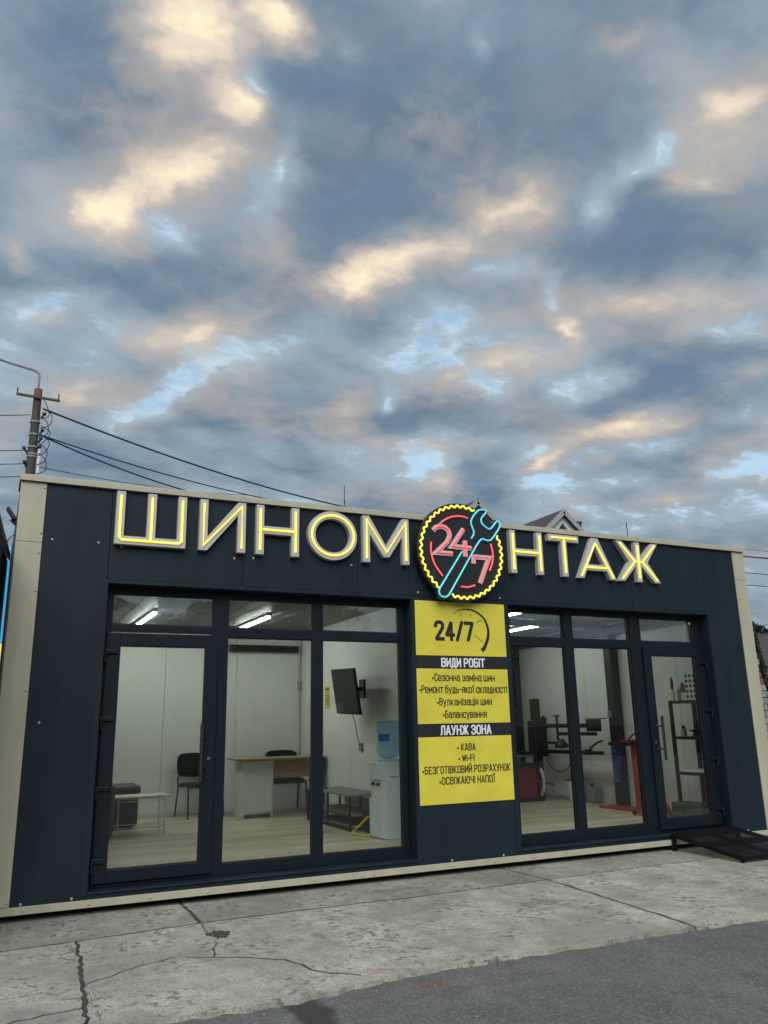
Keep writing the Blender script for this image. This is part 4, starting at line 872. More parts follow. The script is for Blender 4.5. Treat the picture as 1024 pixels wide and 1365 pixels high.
fy = thing('wall_notice', 'narrow yellow notice on the lounge wall beside the television', 'notice', (4.322, 3.94, 1.62))
MB().box(4.319, 4.3225, 3.86, 4.04, 1.62, 1.93).build('sheet', 'flyer_yellow', fy)
for z, hh in ((1.88, .022), (1.80, .006), (1.775, .006), (1.75, .006), (1.72, .012), (1.68, .006)): MB().box(4.3175, 4.3188, 3.885, 4.015, z, z + hh).build('printed_line', 'banner_black', fy)
wc = thing('water_cooler', 'white-blue floor standing water cooler beside the window post', 'water cooler', (4.0, 1.3, FL))
cx0, cx1, cy0, cy1 = 3.84, 4.16, 1.12, 1.46
MB().box(cx0 + .02, cx1, cy0, cy1, FL, .99).build('body', 'cooler_plastic', wc, bevel=.012)
MB().box(cx0 - .012, cx0 + .019, cy0 + .005, cy1 - .005, FL + .01, .60).build('lower_door', 'cooler_plastic', wc, bevel=.008)
MB().box(cx0 - .012, cx0 + .019, cy0 + .005, cy1 - .005, .80, .985).build('control_panel', 'cooler_plastic', wc, bevel=.010)
MB().box(cx0 + .006, cx0 + .0195, cy0 + .03, cy1 - .03, .605, .795).build('recess', 'white_laminate', wc)
for y in (1.22, 1.35): MB().box(cx0 - .03, cx0 + .005, y - .015, y + .015, .74, .775).build('tap', 'black_plastic', wc, bevel=.004)
MB().lathe([(.12, .99), (.135, 1.005), (.09, 1.012)], (4.0, 1.29, 0), 20).build('collar', 'cooler_plastic', wc, smooth=True)
MB().box(cx0 + .08, cx0 + .18, cy0 - .002, cy0 - .0005, .83, .84).build('badge', 'stone_grey', wc)
wb = thing('water_bottle', 'large translucent blue water bottle upside down on the cooler', 'bottle', (4.0, 1.29, 1.012))
pr = [(.03, 1.013), (.05, 1.02), (.115, 1.05), (.135, 1.075), (.137, 1.14), (.120, 1.155), (.137, 1.17), (.137, 1.19), (.116, 1.205), (.116, 1.285), (.137, 1.30), (.137, 1.335), (.120, 1.35), (.137, 1.365), (.135, 1.405), (.115, 1.425), (.06, 1.428)]
MB().lathe(pr, (4.0, 1.29, 0), 28).build('bottle_shell', 'bottle_plastic', wb, smooth=True)
lb = MB(); V = []; F = []
for k in range(13):
    a = R(130 + k * 10)
    for z in (1.207, 1.283): V.append((4.0 + .119 * math.cos(a), 1.29 + .119 * math.sin(a), z))
for k in range(12): F.append((2 * k, 2 * k + 2, 2 * k + 3, 2 * k + 1))
lb.add(V, F).build('bottle_label', 'bottle_label', wb, smooth=True)
bg_ = thing('tool_bag', 'black tool bag with a yellow hose lying beside the water cooler', 'bag', (3.98, 1.68, FL))
rbox('bag_body', 'black_fabric', bg_, (3.90, 4.15, 1.53, 1.86, FL, .48), .07, 3)
MB().tube([tuple(v) for v in smoothline([(3.86, 1.55, .40), (3.80, 1.66, .30), (3.76, 1.76, .22), (3.74, 1.62, .215), (3.80, 1.46, .213), (3.84, 1.42, .24)], 6)], .012, 8).build('hose', 'yellow_plastic', bg_, smooth=True)

# ---------------------------------------------------------------- workshop machines
tcg = thing('tire_changer', 'black and red tyre changer with long horizontal helper arms', 'tyre changer', (7.75, 3.95, FL))
rbox('cabinet', 'dark_red_paint', tcg, (7.38, 7.72, 3.72, 4.20, FL + .04, .70), .02); MB().box(7.34, 7.80, 3.66, 4.28, FL, FL + .038).build('base_frame', 'black_metal', tcg)
MB().box(7.36, 7.76, 3.70, 4.22, .702, .76).build('table_frame', 'black_metal', tcg, bevel=.01)
MB().lathe([(.05, .76), (.05, .84), (.27, .86), (.27, .885), (.05, .895)], (7.50, 3.90, 0), 24).build('turntable', 'steel', tcg, smooth=True)
for a in range(4): MB().bar((7.50 + .08 * math.cos(a * 1.57 + .4), 3.90 + .08 * math.sin(a * 1.57 + .4), .915), (7.50 + .25 * math.cos(a * 1.57 + .4), 3.90 + .25 * math.sin(a * 1.57 + .4), .915), .06, .04).build('clamp_jaw', 'black_metal', tcg, bevel=.006)
MB().box(7.86, 7.98, 3.88, 4.00, FL, 1.74).build('column', 'black_metal', tcg, bevel=.008); MB().box(7.82, 8.02, 3.78, 4.04, .85, 1.40).build('carriage', 'black_plastic', tcg, bevel=.012)
for z, ya, yb, w in ((1.315, 3.80, 2.50, .062), (1.195, 3.36, 2.46, .05), (.93, 3.80, 2.62, .055)): MB().bar((7.90, ya, z), (7.90, yb, z), w, w).build('helper_arm', 'black_metal', tcg, bevel=.006)
MB().box(7.84, 7.98, 2.42, 2.60, 1.23, 1.40).box(7.83, 7.99, 2.30, 2.62, 1.402, 1.415).build('arm_head', 'black_plastic', tcg, bevel=.008)
MB().tube([(7.90, 3.36, 1.10), (7.90, 3.36, 1.44)], .018, 10).lathe([(.02, 1.44), (.05, 1.46), (.045, 1.475)], (7.90, 3.36, 0), 12).build('spindle', 'black_metal', tcg)
MB().lathe([(.02, 1.35), (.045, 1.40), (.065, 1.42), (.015, 1.47)], (7.90, 3.70, 0), 12).build('knob', 'black_plastic', tcg)
MB().lathe([(.03, .98), (.11, 1.0), (.10, 1.04), (.03, 1.12)], (7.90, 3.28, 0), 16).bar((7.90, 3.75, 1.06), (7.90, 3.3, 1.06), .04, .04).build('press_cone', 'black_plastic', tcg)
MB().lathe([(.06, .9), (.07, .94), (.05, .98)], (7.90, 2.66, 0), 14).bar((7.9, 2.70, .93), (7.9, 2.35, .93), .05, .05).build('bead_disc', 'black_plastic', tcg)
MB().tube([(7.90, 2.62, .99), (7.90, 2.46, 1.07), (7.9, 2.34, 1.10)], .014, 8).build('lever', 'black_metal', tcg)
MB().tube([tuple(v) for v in smoothline([(7.90, 3.05, 1.26), (7.86, 2.98, .95), (7.85, 3.10, .70), (7.86, 3.38, .64), (7.87, 3.62, .78), (7.9, 3.72, .92)], 7)], .008, 6).build('air_hose', 'cable', tcg, smooth=True)
cr = [( .26 * math.cos(R(a)), .26 * math.sin(R(a))) for a in range(-55, 56, 10)] + [(.20 * math.cos(R(a)), .20 * math.sin(R(a))) for a in range(55, -56, -10)]
MB().prism([[(3.86 - x * .8, .47 + z) for x, z in cr]], 7.80, 7.83, 'yz').build('bead_breaker', 'white_metal', tcg, bevel=.006)
MB().bar((7.83, 3.9, .46), (7.83, 3.45, .46), .03, .03).build('breaker_arm', 'steel', tcg)
MB().box(7.06, 7.14, 4.02, 4.10, FL, 1.95).build('tilt_column', 'black_metal', tcg, bevel=.006)
MB().tube([(7.10, 4.06, 1.70), (7.10, 4.06, 2.08)], .035, 12).build('air_cylinder', 'steel', tcg, smooth=True)
MB().tube([tuple(v) for v in smoothline([(7.1, 3.98, 1.70), (7.16, 3.95, 1.45), (7.22, 3.95, 1.2), (7.13, 3.96, 1.0)], 6)], .018, 8).build('air_hose', 'cable', tcg, smooth=True)
MB().box(7.15, 7.25, 3.94, 4.0, 1.22, 1.42).build('air_regulator', 'stone_white', tcg, bevel=.01); MB().box(7.15, 7.25, 3.93, 4.0, 1.425, 1.45).build('regulator_cap', 'yellow_plastic', tcg)
bu = thing('bucket', 'white plastic bucket with a red rim by the workshop wall', 'bucket', (8.12, 3.28, FL))
MB().lathe([(.12, FL), (.15, FL + .30), (.142, FL + .30), (.115, FL + .02)], (8.12, 3.28, 0), 24).build('pail', 'white_laminate', bu, smooth=True)
MB().lathe([(.156, FL + .301), (.156, FL + .325), (.10, FL + .327)], (8.12, 3.28, 0), 24).build('rim', 'red_paint', bu, smooth=True)
MB().tube([(8.12, 3.12, FL + .32), (8.1, 2.98, FL + .345), (8.08, 2.9, FL + .34)], .006, 6).build('grip', 'red_paint', bu)
ca = thing('canister', 'grey plastic canister standing beside the white bucket', 'canister', (8.20, 2.98, FL)); rbox('body', 'stone_grey', ca, (8.12, 8.28, 2.88, 3.06, FL, .44), .03); MB().lathe([(.03, .44), (.03, .475)], (8.17, 2.97, 0), 12).build('cap', 'black_plastic', ca)
sdn = thing('tire_spreader', 'red tyre spreader stand with dark tool tray near the workshop door', 'tyre stand', (7.9, 1.8, FL))
MB().box(7.78, 8.02, 1.25, 2.38, FL, FL + .03).build('base_plate', 'red_paint', sdn, bevel=.006)
V = [(7.86, 1.60, FL + .031), (7.96, 1.60, FL + .031), (7.96, 1.72, FL + .031), (7.86, 1.72, FL + .031), (7.87, 1.64, 1.04), (7.95, 1.64, 1.04), (7.95, 1.74, 1.04), (7.87, 1.74, 1.04)]
MB().add(V, [(0, 3, 2, 1), (4, 5, 6, 7), (0, 1, 5, 4), (1, 2, 6, 5), (2, 3, 7, 6), (3, 0, 4, 7)]).build('upright', 'red_paint', sdn, bevel=.006)
MB().box(7.78, 8.06, 1.62, 2.08, 1.041, 1.09).build('tool_tray', 'black_metal', sdn, bevel=.006); MB().box(7.80, 8.04, 1.64, 1.84, 1.0905, 1.12).build('tray_liner', 'red_paint', sdn)
MB().tube([(7.85, 2.08, 1.13), (7.85, 1.95, 1.19), (7.88, 1.86, 1.13)], .014, 8).lathe([(.03, 1.101), (.03, 1.16)], (7.95, 1.97, 0), 10).build('air_gun', 'black_plastic', sdn, smooth=True)
MB().tube([tuple(v) for v in smoothline([(7.86, 1.74, 1.13), (7.86, 1.62, 1.20), (7.88, 1.50, 1.22), (7.9, 1.42, 1.17)], 5)], .012, 8).build('clamp_hook', 'black_metal', sdn, smooth=True)
ho = []
for k in range(300):
    t_ = k / 299; a = t_ * 2 * math.pi * 30; z = 1.03 - .46 * math.sin(math.pi * min(t_ * 1.0, 1)) ** .8 ; y = 2.02 - .10 * t_
    ho.append((7.80 + .03 * math.cos(a), y + .03 * math.sin(a), z))
tag(MB().tube(ho, .006, 5).build('coil_hose', 'blue_hose', None, smooth=True), 'blue coiled air hose hanging from the red tyre stand', 'hose')
sh = thing('shelf_rack', 'black metal shelf rack against the workshop wall behind the door', 'shelf rack', (8.1, .65, FL))
RX, RXX, RY, RYY = 7.91, 8.31, .32, .96
for x in (RX, RXX):
    for y in (RY, RYY): MB().box(x - .018, x + .018, y - .018, y + .018, FL, 1.615).build('post', 'black_metal', sh)
for z in (.28, .70, 1.13, 1.575): MB().box(RX - .012, RXX + .012, RY - .012, RYY + .012, z, z + .035).build('shelf', 'black_metal', sh)
def jar(name, label, cat, x, y, z, prof, m, capm=None, cap=None):
    t = thing(name, label, cat, (x, y, z)); MB().lathe([(r, z + q) for r, q in prof], (x, y, 0), 14).build('body', m, t, smooth=True)
    if cap: MB().lathe([(r, z + q) for r, q in cap], (x, y, 0), 12).build('cap', capm, t, smooth=True)
    return t
T1 = 1.6105
jar('spray_gun', 'slim white and black spray bottle on the top shelf corner', 'bottle', 7.95, .94, T1, [(.028, 0), (.028, .10), (.012, .14)], 'white_laminate', 'black_plastic', [(.012, .141), (.02, .17), (.02, .26), (.006, .30)])
jar('jar', 'pale plastic jar on the top shelf beside the spray bottle', 'jar', 8.02, .885, T1, [(.04, 0), (.042, .12), (.03, .15)], 'stone_white', 'white_laminate', [(.03, .151), (.03, .18)])
bxr = thing('parts_box', 'dark red cardboard box on the top shelf', 'box', (8.08, .72, T1)); MB().box(8.0, 8.12, .745, .84, T1 + .10, T1 + .22).build('carton', 'dark_red_paint', bxr, bevel=.003); MB().box(8.0, 8.14, .735, .85, T1, T1 + .099).build('lower_carton', 'paper', bxr, bevel=.003)
ds = thing('patch_box', 'white box with rows of black round patches on the top shelf', 'box', (8.1, .52, T1)); MB().box(7.95, 8.28, .46, .72, T1, T1 + .34).build('carton', 'paper', ds, bevel=.003)
for i in range(5):
    for j in range(4): MB().lathe([(.021, 0), (.021, .003)], (7.9485 - .0028, .495 + j * .064, T1 + .045 + i * .064), 10, 'x').build('patch', 'banner_black', ds)
for i in range(4):
    for j in range(4): MB().lathe([(.021, 0), (.021, .003)], (7.99 + i * .075, .7208, T1 + .045 + j * .08), 10, 'y').build('patch', 'banner_black', ds)
jar('tin', 'small grey tin on the second shelf', 'tin', 7.99, .86, 1.1655, [(.035, 0), (.035, .09), (.022, .10)], 'steel', 'black_plastic', [(.022, .101), (.022, .13)])
tg = MB()
for k in range(9):
    q = [(8.08 + random.uniform(-.1, .14), .62 + random.uniform(-.2, .15), 1.1755 + random.uniform(0, .08)) for _ in range(5)]; tg.tube([tuple(v) for v in smoothline(q, 5)], .012, 6)
tag(tg.build('hose_bundle', 'cable', None, smooth=True), 'tangled black hose bundle on the second shelf', 'hose')
bk2 = thing('catalogue', 'white catalogue lying on the third shelf', 'book', (8.05, .7, .736)); MB().box(7.93, 8.20, .45, .88, .7355, .765).build('pages', 'paper', bk2, bevel=.003)
tcase = thing('tool_case', 'dark plastic tool case on the floor under the rack', 'case', (7.75, .62, FL)); rbox('shell', 'grey_leather', tcase, (7.62, 7.90 - .03, .38, .84, FL, .40), .025); MB().tube([(7.61, .54, .33), (7.585, .56, .33), (7.585, .68, .33), (7.61, .70, .33)], .009, 8).build('handle', 'black_plastic', tcase)
jk = thing('trolley_jack', 'red trolley jack with a yellow handle on the workshop floor', 'jack', (7.65, 1.15, FL))
V = [(7.52, .98, .225), (7.78, .98, .225), (7.78, 1.42, .225), (7.52, 1.42, .225), (7.56, 1.0, .36), (7.74, 1.0, .36), (7.74, 1.36, .27), (7.56, 1.36, .27)]
MB().add(V, [(0, 3, 2, 1), (4, 5, 6, 7), (0, 1, 5, 4), (1, 2, 6, 5), (2, 3, 7, 6), (3, 0, 4, 7)]).build('chassis', 'red_paint', jk, bevel=.008)
for x in (7.545, 7.755):
    for y in (1.03, 1.36): MB().lathe([(.03, -.012), (.03, .012)], (x + (-.04 if x < 7.6 else .04), y, FL + .03), 12, 'x').build('wheel', 'black_plastic', jk)
MB().lathe([(.04, .27), (.045, .31), (.03, .315)], (7.65, 1.30, 0), 14).build('saddle', 'steel', jk)
MB().tube([(7.58, 1.02, .361), (7.56, 1.04, .44), (7.72, 1.04, .45), (7.72, 1.02, .361)], .014, 8).build('handle', 'yellow_plastic', jk, smooth=True)

# ---------------------------------------------------------------- ramp at the right door
rp = thing('door_ramp', 'black expanded metal ramp leading to the right door', 'ramp', (7.22, -.5, 0))
A, B_ = Vector((0, -.03, .165)), Vector((0, -.97, .035)); dl = (B_ - A); xa, xb = 6.76, 7.72
def rpt(x, t, dz_=0): q = A + dl * t; return (x, q.y, q.z + dz_)
for x in (xa, (xa + xb) / 2, xb): MB().bar(rpt(x, 0), rpt(x, 1), .03, .035).build('side_rail', 'ramp_black', rp)
for t_ in (.018, .5, .982): MB().bar(rpt(xa + .016, t_, -.0005), rpt((xa + xb) / 2 - .016, t_, -.0005), .03, .03).bar(rpt((xa + xb) / 2 + .016, t_, -.0005), rpt(xb - .016, t_, -.0005), .03, .03).build('cross_rail', 'ramp_black', rp)
g = MB(); nx, ny = 26, 16
for j in range(ny):
    for i in range(nx):
        x = xa + (xb - xa) * i / nx; dx = (xb - xa) / nx; t_ = j / ny; dt_ = 1 / ny
        a_, b_, c__, d_ = rpt(x, t_ + dt_ / 2, .020), rpt(x + dx / 2, t_, .020), rpt(x + dx, t_ + dt_ / 2, .020), rpt(x + dx / 2, t_ + dt_, .020)
        for p0, p1 in ((a_, b_), (b_, c__), (c__, d_), (d_, a_)):
            p0, p1 = Vector(p0), Vector(p1); n_ = (p1 - p0).normalized().cross(Vector((0, 0, 1))) * .0068; u_ = Vector((0, 0, .003))
            g.add([p0 + n_, p1 + n_, p1 - n_, p0 - n_, p0 + n_ + u_, p1 + n_ + u_, p1 - n_ + u_, p0 - n_ + u_], [(4, 5, 6, 7), (0, 1, 5, 4), (2, 3, 7, 6)])
o = g.build('mesh_deck', 'ramp_black', rp); o['kind'] = 'stuff'
for x in (xa, xb): MB().box(x - .015, x + .015, -.075, -.035, .002, .16).build('leg', 'ramp_black', rp)
for x in (xa, xb): MB().box(x - .015, x + .015, -.962, -.93, .002, .03).build('leg', 'ramp_black', rp)

# ---------------------------------------------------------------- things on and beside the shop
fl_ = thing('floodlight', 'black floodlight on the upper left edge of the shop', 'floodlight', (-.02, .35, 3.1))
MB().obox((-.048, .30, 3.20), (.035, .0, -.05), (.0, .06, 0), (.010, 0, .007)).build('lamp_head', 'black_plastic', fl_, bevel=.004)
MB().tube([(-.002, .35, 3.12), (-.05, .33, 3.16)], .012, 6).build('bracket', 'steel', fl_)
tag(MB().tube([tuple(v) for v in smoothline([(-.003, .4, 3.05), (-.05, .38, 3.0), (-.06, .38, 2.93), (-.03, .38, 2.88)], 5)], .004, 6).build('loose_cable', 'cable', None), 'thin loose cable curling from the upper left shop edge', 'cable')
for x, y, z0, z1, lab in ((4.63, 4.0, 3.05, 5.0, 'thin rod antenna on the roof between the letters О and М'), (8.20, 1.75, 3.05, 4.21, 'thin rod antenna on the roof above the letter Ж')):
    t = thing('antenna', lab, 'antenna', (x, y, z0), 'roof antennas'); MB().tube([(x, y, z0 + .04), (x, y, z1)], .006, 6).build('rod', 'black_metal', t)
    MB().box(x - .06, x + .06, y - .06, y + .06, z0 + .001, z0 + .045).build('foot', 'steel', t); MB().lathe([(.012, z1 - .28), (.012, z1 - .24)], (x, y, 0), 8).build('joint', 'black_metal', t)
# neighbouring dark kiosk at the left edge with a neon strip
nk = thing('dark_kiosk', 'dark kiosk with tiled roof at the left edge of the picture', 'kiosk', (-1.6, -.2, 0))
MB().prism([[(-.19, -1.1), (-.036, .60), (-2.8, .85), (-3.0, -.9)]], .0, 2.84, 'xy').build('wall', 'dark_wood', nk)
fa_, fb_ = Vector((-.20, -1.108, 0)), Vector((-2.99, -.908, 0))
for k in range(16):
    q0, q1 = fa_.lerp(fb_, (k + .04) / 16), fa_.lerp(fb_, (k + .96) / 16); MB().bar((q0.x, q0.y, 1.42), (q1.x, q1.y, 1.42), .016, 2.78).build('board', 'dark_wood', nk)
rf = MB(); e0, e1 = Vector((-.150, -1.15, 2.92)), Vector((-.022, .56, 2.90)); r0, r1 = Vector((-1.7, -1.0, 4.4)), Vector((-1.5, .85, 4.4)); th = Vector((0, 0, -.06))
l0, l1 = Vector((-3.2, -.9, 2.86)), Vector((-3.0, 1.0, 2.9))
for a, b, c__, d_ in ((e0, e1, r1, r0), (r0, r1, l1, l0)): rf.add([a, b, c__, d_, a + th, b + th, c__ + th, d_ + th], [(0, 1, 2, 3), (7, 6, 5, 4), (0, 4, 5, 1), (1, 5, 6, 2), (2, 6, 7, 3), (3, 7, 4, 0)])
rfo = rf.build('roof', 'dark_wood', nk)
for k in range(1, 8):
    for a, b, c__, d_ in ((e0, e1, r1, r0),): q0, q1 = a.lerp(d_, k / 8), b.lerp(c__, k / 8); MB().bar(q0 + Vector((0, 0, .012)), q1 + Vector((0, 0, .012)), .02, .018).build('tile_batten', 'fence_dark', rfo)
MB().prism([[(-.19, -1.1), (-1.62, -1.0), (-2.9, -.92)]], 2.845, 2.90, 'xy').build('fascia', 'dark_wood', nk)
ns = thing('neon_strip', 'vertical neon strip, blue above and yellow below, on the dark kiosk', 'neon strip', (-.02, .57, 1))
MB().tube([(-.030, .575, 2.13), (-.030, .575, 2.97)], .009, 10).build('blue_tube', 'neon_blue', ns, smooth=True); MB().tube([(-.030, .575, 1.0), (-.030, .575, 2.12)], .009, 10).build('yellow_tube', 'neon_yellow', ns, smooth=True)
MB().box(-.0165, -.004, .565, .62, .9, 3.0).build('channel', 'black_plastic', ns)

# ---------------------------------------------------------------- utility pole and wires
PX, PY = .304, 12.0
up_ = thing('utility_pole', 'concrete utility pole with curved lamp arm behind the shop', 'utility pole', (PX, PY, 0))
MB().tube([(PX - .03, PY, 0), (PX - .01, PY, 5), (PX, PY, 9.05)], .155, 16, r1=.085).build('shaft', 'concrete_pole', up_, smooth=True)
MB().tube([(PX, PY, 8.86), (PX, PY, 9.07)], .089, 16).build('top_band', 'rusty', up_, smooth=True)
ca_ = MB().bar((-.15, PY - .11, 8.85), (.78, PY - .11, 8.82), .05, .05).build('crossarm', 'black_metal', up_)
for x, z in ((-.13, 8.84), (.75, 8.82)): MB().tube([(x, PY - .11, z), (x, PY - .11, z + .17)], .014, 8).build('pin', 'black_metal', ca_)
la = smoothline([(PX - .01, PY, 9.0), (PX - .01, PY, 9.40), (PX - .06, PY, 9.50), (PX - .16, PY, 9.54), (-.55, PY, 9.67), (-1.5, PY, 9.95)], 6)
ao = MB().tube([tuple(v) for v in la], .028, 10).build('lamp_arm', 'stone_grey', up_, smooth=True); MB().obox((-1.75, PY, 10.0), (.30, 0, .07), (0, .11, 0), (0, 0, .06)).build('lamp_head', 'stone_grey', ao, bevel=.02)
for z in (8.24, 7.93, 7.63, 7.46, 7.40): MB().lathe([(.113, z), (.113, z + .035)], (PX - .004, PY, 0), 16).build('clamp_band', 'stone_white', up_)
for k, (x, z) in enumerate(((.48, 8.35), (.47, 7.95), (.45, 7.75), (.44, 7.55), (.12, 7.48), (.16, 7.15))): MB().bar((PX + (.1 if x > PX else -.1), PY - .05, z), (x, PY - .08, z + .1), .035, .035).lathe([(.03, z + .08), (.045, z + .10), (.03, z + .15)], (x, PY - .08, 0), 10).build('insulator', 'black_plastic', up_)
jw = MB()
for k in range(7):
    z = 7.0 + k * .22; q = [(PX + .11, PY - .1, z), (PX + .24 + random.uniform(-.04, .08), PY - .12, z + .1), (PX + .26 + random.uniform(-.06, .08), PY - .12, z + .35), (PX + .12, PY - .1, z + .5)]
    jw.tube([tuple(v) for v in smoothline(q, 5)], .010, 6)
jw.build('jumper_cable', 'cable', up_); MB().bar((PX + .15, PY - .08, 6.5), (PX + .13, PY - .08, 7.6), .04, .04).build('cable_duct', 'white_metal', up_)
def wire(a, b, sag, r, label, n=18, grp='overhead wires'):
    a, b = Vector(a), Vector(b); pts = []
    for i in range(n + 1):
        t = i / n; q = a.lerp(b, t); q.z -= sag * 4 * t * (1 - t); pts.append(tuple(q))
    return tag(MB().tube(pts, r, 6).build('overhead_wire', 'cable'), label, 'wire', grp)
wire((0.461, 12.000, 8.608), (13.422, 19.000, 8.885), 0.35, 0.022, 'thick black wire running highest from the pole over the shop roof')
wire((0.390, 12.000, 7.982), (6.728, 16.000, 7.902), 0.22, 0.018, 'lower of two black wires dropping from the pole to the roof')
wire((0.390, 12.000, 7.982), (9.714, 18.000, 8.649), 0.22, 0.016, 'upper of two black wires dropping from the pole to the roof')
wire((0.475, 12.000, 7.199), (7.052, 18.000, 8.825), 0.12, 0.009, 'thin wire leaving the pole just above the roof')
wire((0.178, 12.000, 8.424), (-6.885, 12.000, 7.342), 0.05, 0.010, 'topmost thin wire leaving the pole towards the left')
wire((0.250, 12.000, 7.578), (-6.756, 12.000, 6.653), 0.05, 0.010, 'second thin wire leaving the pole towards the left')
wire((0.277, 12.000, 7.258), (-6.707, 12.000, 6.392), 0.05, 0.010, 'third thin wire leaving the pole towards the left')
wire((0.303, 12.000, 6.958), (-6.662, 12.000, 6.147), 0.05, 0.010, 'lowest thin wire leaving the pole towards the left')
wire((22.884, 14.000, 7.547), (32.100, 14.000, 7.596), 0.00, 0.008, 'topmost thin wire beside the right shop corner')
wire((22.839, 14.000, 7.263), (32.034, 14.000, 7.349), 0.00, 0.016, 'second wire beside the right shop corner')
wire((22.830, 14.000, 7.206), (32.033, 14.000, 7.359), 0.00, 0.012, 'third wire beside the right shop corner')
wire((22.741, 14.000, 6.643), (31.857, 14.000, 6.648), 0.00, 0.014, 'fourth wire beside the right shop corner')
wire((22.663, 14.000, 6.157), (31.741, 14.000, 6.207), 0.00, 0.014, 'lowest level wire beside the right shop corner')
wire((24.616, 14.000, 4.421), (28.795, 14.000, 5.387), 0.00, 0.012, 'upper rising wire above the thuja at the right edge')
wire((24.541, 14.000, 4.011), (28.729, 14.000, 5.113), 0.00, 0.012, 'lower rising wire above the thuja at the right edge')

# ---------------------------------------------------------------- white house with two gables behind the shop
ho_ = thing('gabled_house', 'white house with brown roof and two pointed gables behind the shop', 'house', (19, 21, 0))
MB().box(13.5, 24.5, 18.2, 26, 0, 7.6).build('wall', 'house_white', ho_)
mr = MB(); e = .35
for (ya, za, yb, zb) in ((17.6, 7.35, 22.2, 9.95), (26.6, 7.35, 22.2, 9.95)):
    a, b, c__, d_ = Vector((13, ya, za)), Vector((25, ya, za)), Vector((25, yb, zb)), Vector((13, yb, zb)); th = Vector((0, 0, -.12)); mr.add([a, b, c__, d_, a + th, b + th, c__ + th, d_ + th], [(0, 1, 2, 3), (7, 6, 5, 4), (0, 4, 5, 1), (1, 5, 6, 2), (2, 6, 7, 3), (3, 7, 4, 0)])
mro = mr.build('main_roof', 'roof_brown', ho_); MB().box(22.05, 22.35, 19.7, 20.0, 8.2, 9.62).box(22.02, 22.38, 19.67, 20.03, 9.625, 9.70).build('chimney', 'roof_brown', mro)
for gx in (16.43, 20.57):
    az, hw, bz = 9.71, 1.75, 8.15
    wl_ = MB().prism([[(gx - hw, 6.8), (gx + hw, 6.8), (gx + hw, bz), (gx, az - .02), (gx - hw, bz)]], 18.78, 18.9).build('gable_wall', 'house_white', ho_)
    rr = MB(); k = (az - bz) / hw
    for sgn in (-1, 1):
        a, b = Vector((gx, 18.6, az + .10)), Vector((gx + sgn * (hw + .35), 18.6, az + .10 - k * (hw + .35))); d_ = Vector((0, 5.0, 0)); th = Vector((0, 0, -.13))
        rr.add([a, b, b + d_, a + d_, a + th, b + th, b + d_ + th, a + d_ + th], [(0, 1, 2, 3), (7, 6, 5, 4), (0, 4, 5, 1), (1, 5, 6, 2), (2, 6, 7, 3), (3, 7, 4, 0)])
    rro = rr.build('gable_roof', 'roof_brown', ho_)
    for sgn in (-1, 1): MB().bar((gx, 18.58, az + .0), (gx + sgn * (hw + .33), 18.58, az - k * (hw + .33)), .03, .2).build('verge_board', 'house_grey', rro)
    tw = MB().prism([[(gx - .26, 8.92), (gx + .26, 8.92), (gx, 9.23)]], 18.765, 18.778).build('window', 'dark_window', wl_)
    w2 = MB().box(gx - .30, gx + .30, 18.765, 18.778, 7.9, 8.76).build('window', 'dark_window', wl_)
    for q in (((gx - .40, 8.86), (gx + .40, 8.86)), ((gx - .34, 8.90), (gx, 9.30)), ((gx, 9.30), (gx + .34, 8.90)), ((gx - .36, 7.85), (gx - .36, 8.84)), ((gx + .36, 7.85), (gx + .36, 8.84))): MB().bar((q[0][0], 18.75, q[0][1]), (q[1][0], 18.75, q[1][1]), .03, .06, (0, 1, 0)).build('window_trim', 'white_metal', wl_)
# ---------------------------------------------------------------- right edge: thuja, bushy tree, far house, stone wall
def foliage_tree(name, label, loc, hgt, crown_r, n, leaf_s, seed, cone=False, mleaf='leaf', grp=None):
    t = thing(name, label, 'tree', loc, grp); x, y, z = loc; rg = random.Random(seed); br = MB()
    br.tube([(x, y, z), (x + rg.uniform(-.1, .1), y, z + hgt * .5), (x + rg.uniform(-.15, .15), y, z + hgt * .85)], .06 + hgt * .012, 8, r1=.02)
    cs_, rs_ = [], []
    if cone:
        for k in range(26):
            t_ = k / 25; r = crown_r * (1 - t_) ** .8 + .05; a = k * 2.4; cs_.append((x + r * .45 * math.cos(a), y + r * .45 * math.sin(a), z + .15 + t_ * hgt * .93)); rs_.append(r * .7)
    else:
        for k in range(16):
            a = rg.uniform(0, 6.28); q = rg.uniform(.25, 1) * crown_r; hz_ = z + hgt * rg.uniform(.42, .92); q *= (1.25 - abs((hz_ - z) / hgt - .6) * 1.6)
            cc = (x + q * math.cos(a), y + q * math.sin(a), hz_); cs_.append(cc); rs_.append(crown_r * rg.uniform(.26, .5))
            br.tube([(x, y, z + hgt * rg.uniform(.3, .55)), ((x + cc[0]) / 2, (y + cc[1]) / 2, hz_ - .3), cc], .035 + hgt * .003, 6, r1=.01)
    br.build('trunk', 'bark', t, smooth=True); leaves(cs_, rs_, n, leaf_s, 'crown', mleaf, t, seed); return t
foliage_tree('bushy_tree', 'dark bushy tree behind the far house at the right edge', (40.2, 26.0, 0), 6.4, 2.6, 9000, .20, 4, False, 'leaf_dark')
fh = thing('far_house', 'small white house with a brown roof at the right edge', 'house', (31, 18.5, 0)); MB().box(28.0, 34, 16, 21, 0, 3.35).build('wall', 'house_white', fh)
MB().prism([[(15.6, 3.3), (21.4, 3.3), (18.5, 5.0)]], 27.7, 34.3, 'yz').build('roof', 'roof_brown', fh); MB().box(29.3, 30.2, 15.97, 15.998, 1.0, 2.2).build('window', 'dark_window', fh)
